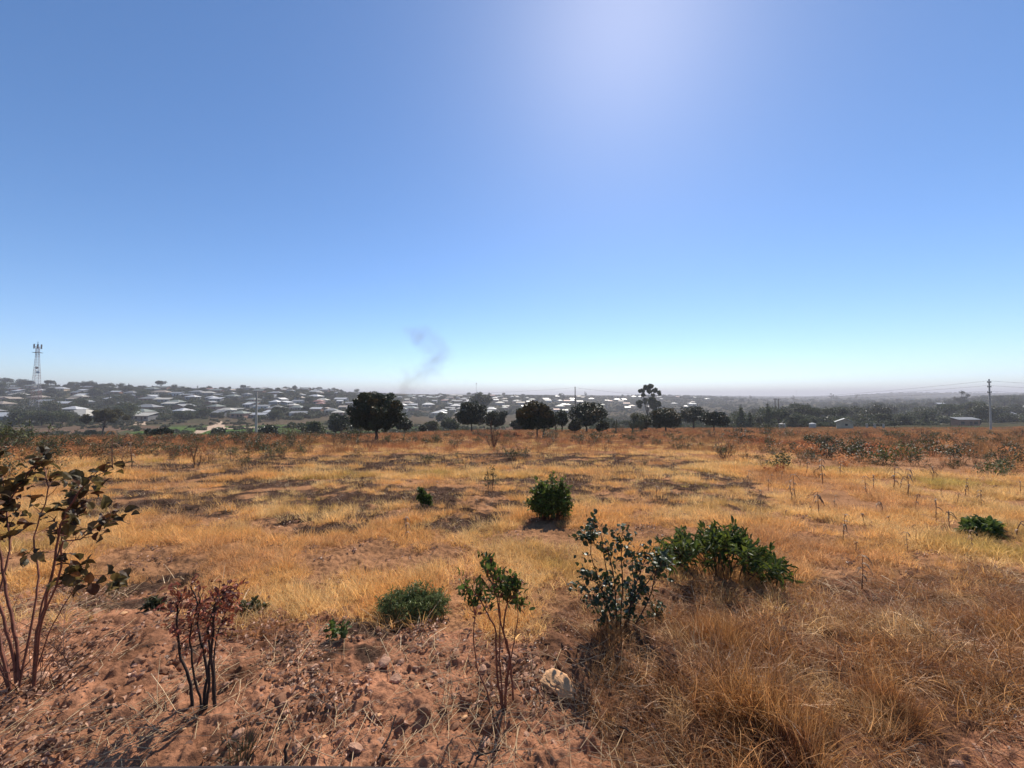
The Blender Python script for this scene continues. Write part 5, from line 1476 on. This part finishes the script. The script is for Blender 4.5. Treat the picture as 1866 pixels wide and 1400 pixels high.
def thin_mast(px, Y, top, base_w, label, side=.35):
    x = (px - 933) / F * Y; z = float(H(x, Y)); h = float(zpx(top, Y)) - z
    root = empty("radio_mast", (x, Y, z)); mb = MB()
    for k in range(3): mb.tube([(math.cos(k * 2.09) * base_w, math.sin(k * 2.09) * base_w, -.5), (math.cos(k * 2.09) * side, math.sin(k * 2.09) * side, h)], .10, 4, False)
    for j in range(14):
        w_ = base_w + (side - base_w) * j / 14
        mb.tube([(math.cos(k * 2.09) * w_, math.sin(k * 2.09) * w_, j / 14 * h + (h / 14 * (k % 2))) for k in range(4)], .05, 3, False)
    mb.build("lattice", M['paint_white'], root); q = MB(); q.box((0, 0, h - 1.5), (1.8, 1.0, 2.6)); q.build("antenna", M['paint_red'], root); tag(root, label, "mast")
thin_mast(868, 900, 698, 1.0, "thin distant radio mast on the crest above the forked mango")
thin_mast(1451, 1900, 712, 1.6, "faint radio mast on the hazy far ridge right of the twin poles")

# ------------------------------------------------------------------ the vehicle door edge at the bottom of the view
root = empty("vehicle_door", (-.28, .16, 0)); 
mb = MB(); P = np.array([[t, .20 - .01 * (t - .1) ** 2 * 4, 1.90 - .3325 - .03 * t * t] for t in np.linspace(-.75, .42, 24)])
mb.tube(P, .006, 8); mb.build("window_seal", simple("black_rubber", (.015, .01, .01), .6), root, smooth=True)
mb = MB(); 
for k in range(23):
    a, b = P[k], P[k + 1]
    mb.add([(a[0], a[1] + .005, a[2] - .005), (b[0], b[1] + .005, b[2] - .005), (b[0], b[1] + .05, b[2] - .7), (a[0], a[1] + .05, a[2] - .7), (a[0], a[1] - .05, a[2] - .005), (b[0], b[1] - .05, b[2] - .005), (b[0], b[1] - .05, b[2] - .7), (a[0], a[1] - .05, a[2] - .7)],
           [[0, 1, 2, 3], [4, 7, 6, 5], [0, 4, 5, 1], [3, 2, 6, 7]])
mb.build("door_panel", simple("dark_paint", (.03, .03, .035), .3), root)
tag(root, "dark top edge of a vehicle door along the bottom of the view", "vehicle door")

flush_labels()

# ------------------------------------------------------------------ haze and smoke
m = bpy.data.materials.new("haze"); m.use_nodes = True; nt = m.node_tree; nt.nodes.clear()
out = nt.nodes.new("ShaderNodeOutputMaterial"); pv = nt.nodes.new("ShaderNodeVolumePrincipled")
pv.inputs["Color"].default_value = (.78, .76, .81, 1); pv.inputs["Density"].default_value = .00036; pv.inputs["Anisotropy"].default_value = .2
nt.links.new(pv.outputs[0], out.inputs["Volume"])
mb = MB(); mb.box((0, 0, 0), (19000, 19000, 190)); o = mb.build("haze", m); o.location = (0, 0, -190 / 2 + 100)
tag(o, "thin pale haze filling the air over the whole landscape", "haze", kind="stuff")
HAZE = o

def smoke_plume(name, label, pts_px, Y, radii, dens, col):
    """a soft column of smoke: a closed box whose density lives around a chain of points"""
    P = np.array([at(a, b, Y + c) for (a, b, c) in pts_px]); Rr = np.array(radii) * Y / F
    lo = (P - Rr[:, None] * 1.3).min(0); hi = (P + Rr[:, None] * 1.3).max(0); c = (lo + hi) / 2
    m = bpy.data.materials.new(name); m.use_nodes = True; nt = m.node_tree; nt.nodes.clear()
    out = N(nt, "ShaderNodeOutputMaterial"); pv = N(nt, "ShaderNodeVolumePrincipled")
    pv.inputs["Color"].default_value = (*col, 1); pv.inputs["Anisotropy"].default_value = .1
    g = N(nt, "ShaderNodeNewGeometry"); nz = N(nt, "ShaderNodeTexNoise"); nz.inputs["Scale"].default_value = .055; nz.inputs["Detail"].default_value = 4; nz.inputs["Roughness"].default_value = .6
    nt.links.new(g.outputs["Position"], nz.inputs["Vector"])
    sub = N(nt, "ShaderNodeVectorMath", operation='SUBTRACT'); nt.links.new(nz.outputs["Color"], sub.inputs[0]); sub.inputs[1].default_value = (.5, .5, .5)
    sc_ = N(nt, "ShaderNodeVectorMath", operation='SCALE'); nt.links.new(sub.outputs[0], sc_.inputs[0]); sc_.inputs["Scale"].default_value = float(Rr.mean() * 2.2)
    wp = N(nt, "ShaderNodeVectorMath", operation='ADD'); nt.links.new(g.outputs["Position"], wp.inputs[0]); nt.links.new(sc_.outputs[0], wp.inputs[1])
    acc = None
    nn_ = 22; tq = np.linspace(0, len(P) - 1, nn_)
    P2 = np.stack([np.interp(tq, np.arange(len(P)), P[:, c]) for c in range(3)], 1); R2 = np.interp(tq, np.arange(len(P)), Rr)
    for p, rd in zip(P2, R2):
        d = N(nt, "ShaderNodeVectorMath", operation='DISTANCE'); nt.links.new(wp.outputs[0], d.inputs[0]); d.inputs[1].default_value = tuple(p)
        mr = N(nt, "ShaderNodeMapRange", interpolation_type='SMOOTHSTEP'); mr.inputs[1].default_value = float(rd); mr.inputs[2].default_value = 0; mr.inputs[3].default_value = 0; mr.inputs[4].default_value = 1
        nt.links.new(d.outputs["Value"], mr.inputs[0])
        if acc is None: acc = mr.outputs[0]
        else:
            mx = N(nt, "ShaderNodeMath", operation='MAXIMUM'); nt.links.new(acc, mx.inputs[0]); nt.links.new(mr.outputs[0], mx.inputs[1]); acc = mx.outputs[0]
    th = N(nt, "ShaderNodeMapRange"); th.inputs[1].default_value = .38; th.inputs[2].default_value = .62; th.inputs[3].default_value = .15; th.inputs[4].default_value = dens; nt.links.new(nz.outputs[0], th.inputs[0])
    th.inputs[3].default_value = dens * .35
    mu = N(nt, "ShaderNodeMath", operation='MULTIPLY'); nt.links.new(acc, mu.inputs[0]); nt.links.new(th.outputs[0], mu.inputs[1])
    nt.links.new(mu.outputs[0], pv.inputs["Density"]); nt.links.new(pv.outputs[0], out.inputs["Volume"])
    m.cycles.volume_sampling = 'MULTIPLE_IMPORTANCE'
    mb = MB(); mb.box((0, 0, 0), tuple(hi - lo)); o = mb.build(name, m); o.location = tuple(c); tag(o, label, "smoke"); return o
smoke_plume("smoke_plume", "thin grey smoke plume curling up from the hillside behind the largest mango", [(745, 722, 0), (742, 702, 2), (755, 690, 4), (772, 680, 6), (790, 664, 8), (803, 648, 8), (796, 632, 6), (778, 622, 2), (762, 612, 0)], 480, [22, 24, 24, 24, 30, 32, 34, 34, 30], .024, (.36, .28, .18))
smoke_plume("ground_smoke", "bluish smoke drifting low between houses right of the largest mango", [(738, 762, 0), (744, 745, 6), (752, 730, 10), (742, 715, 14), (790, 760, 0), (830, 770, 0)], 300, [20, 22, 22, 20, 22, 20], .010, (.62, .70, .80))
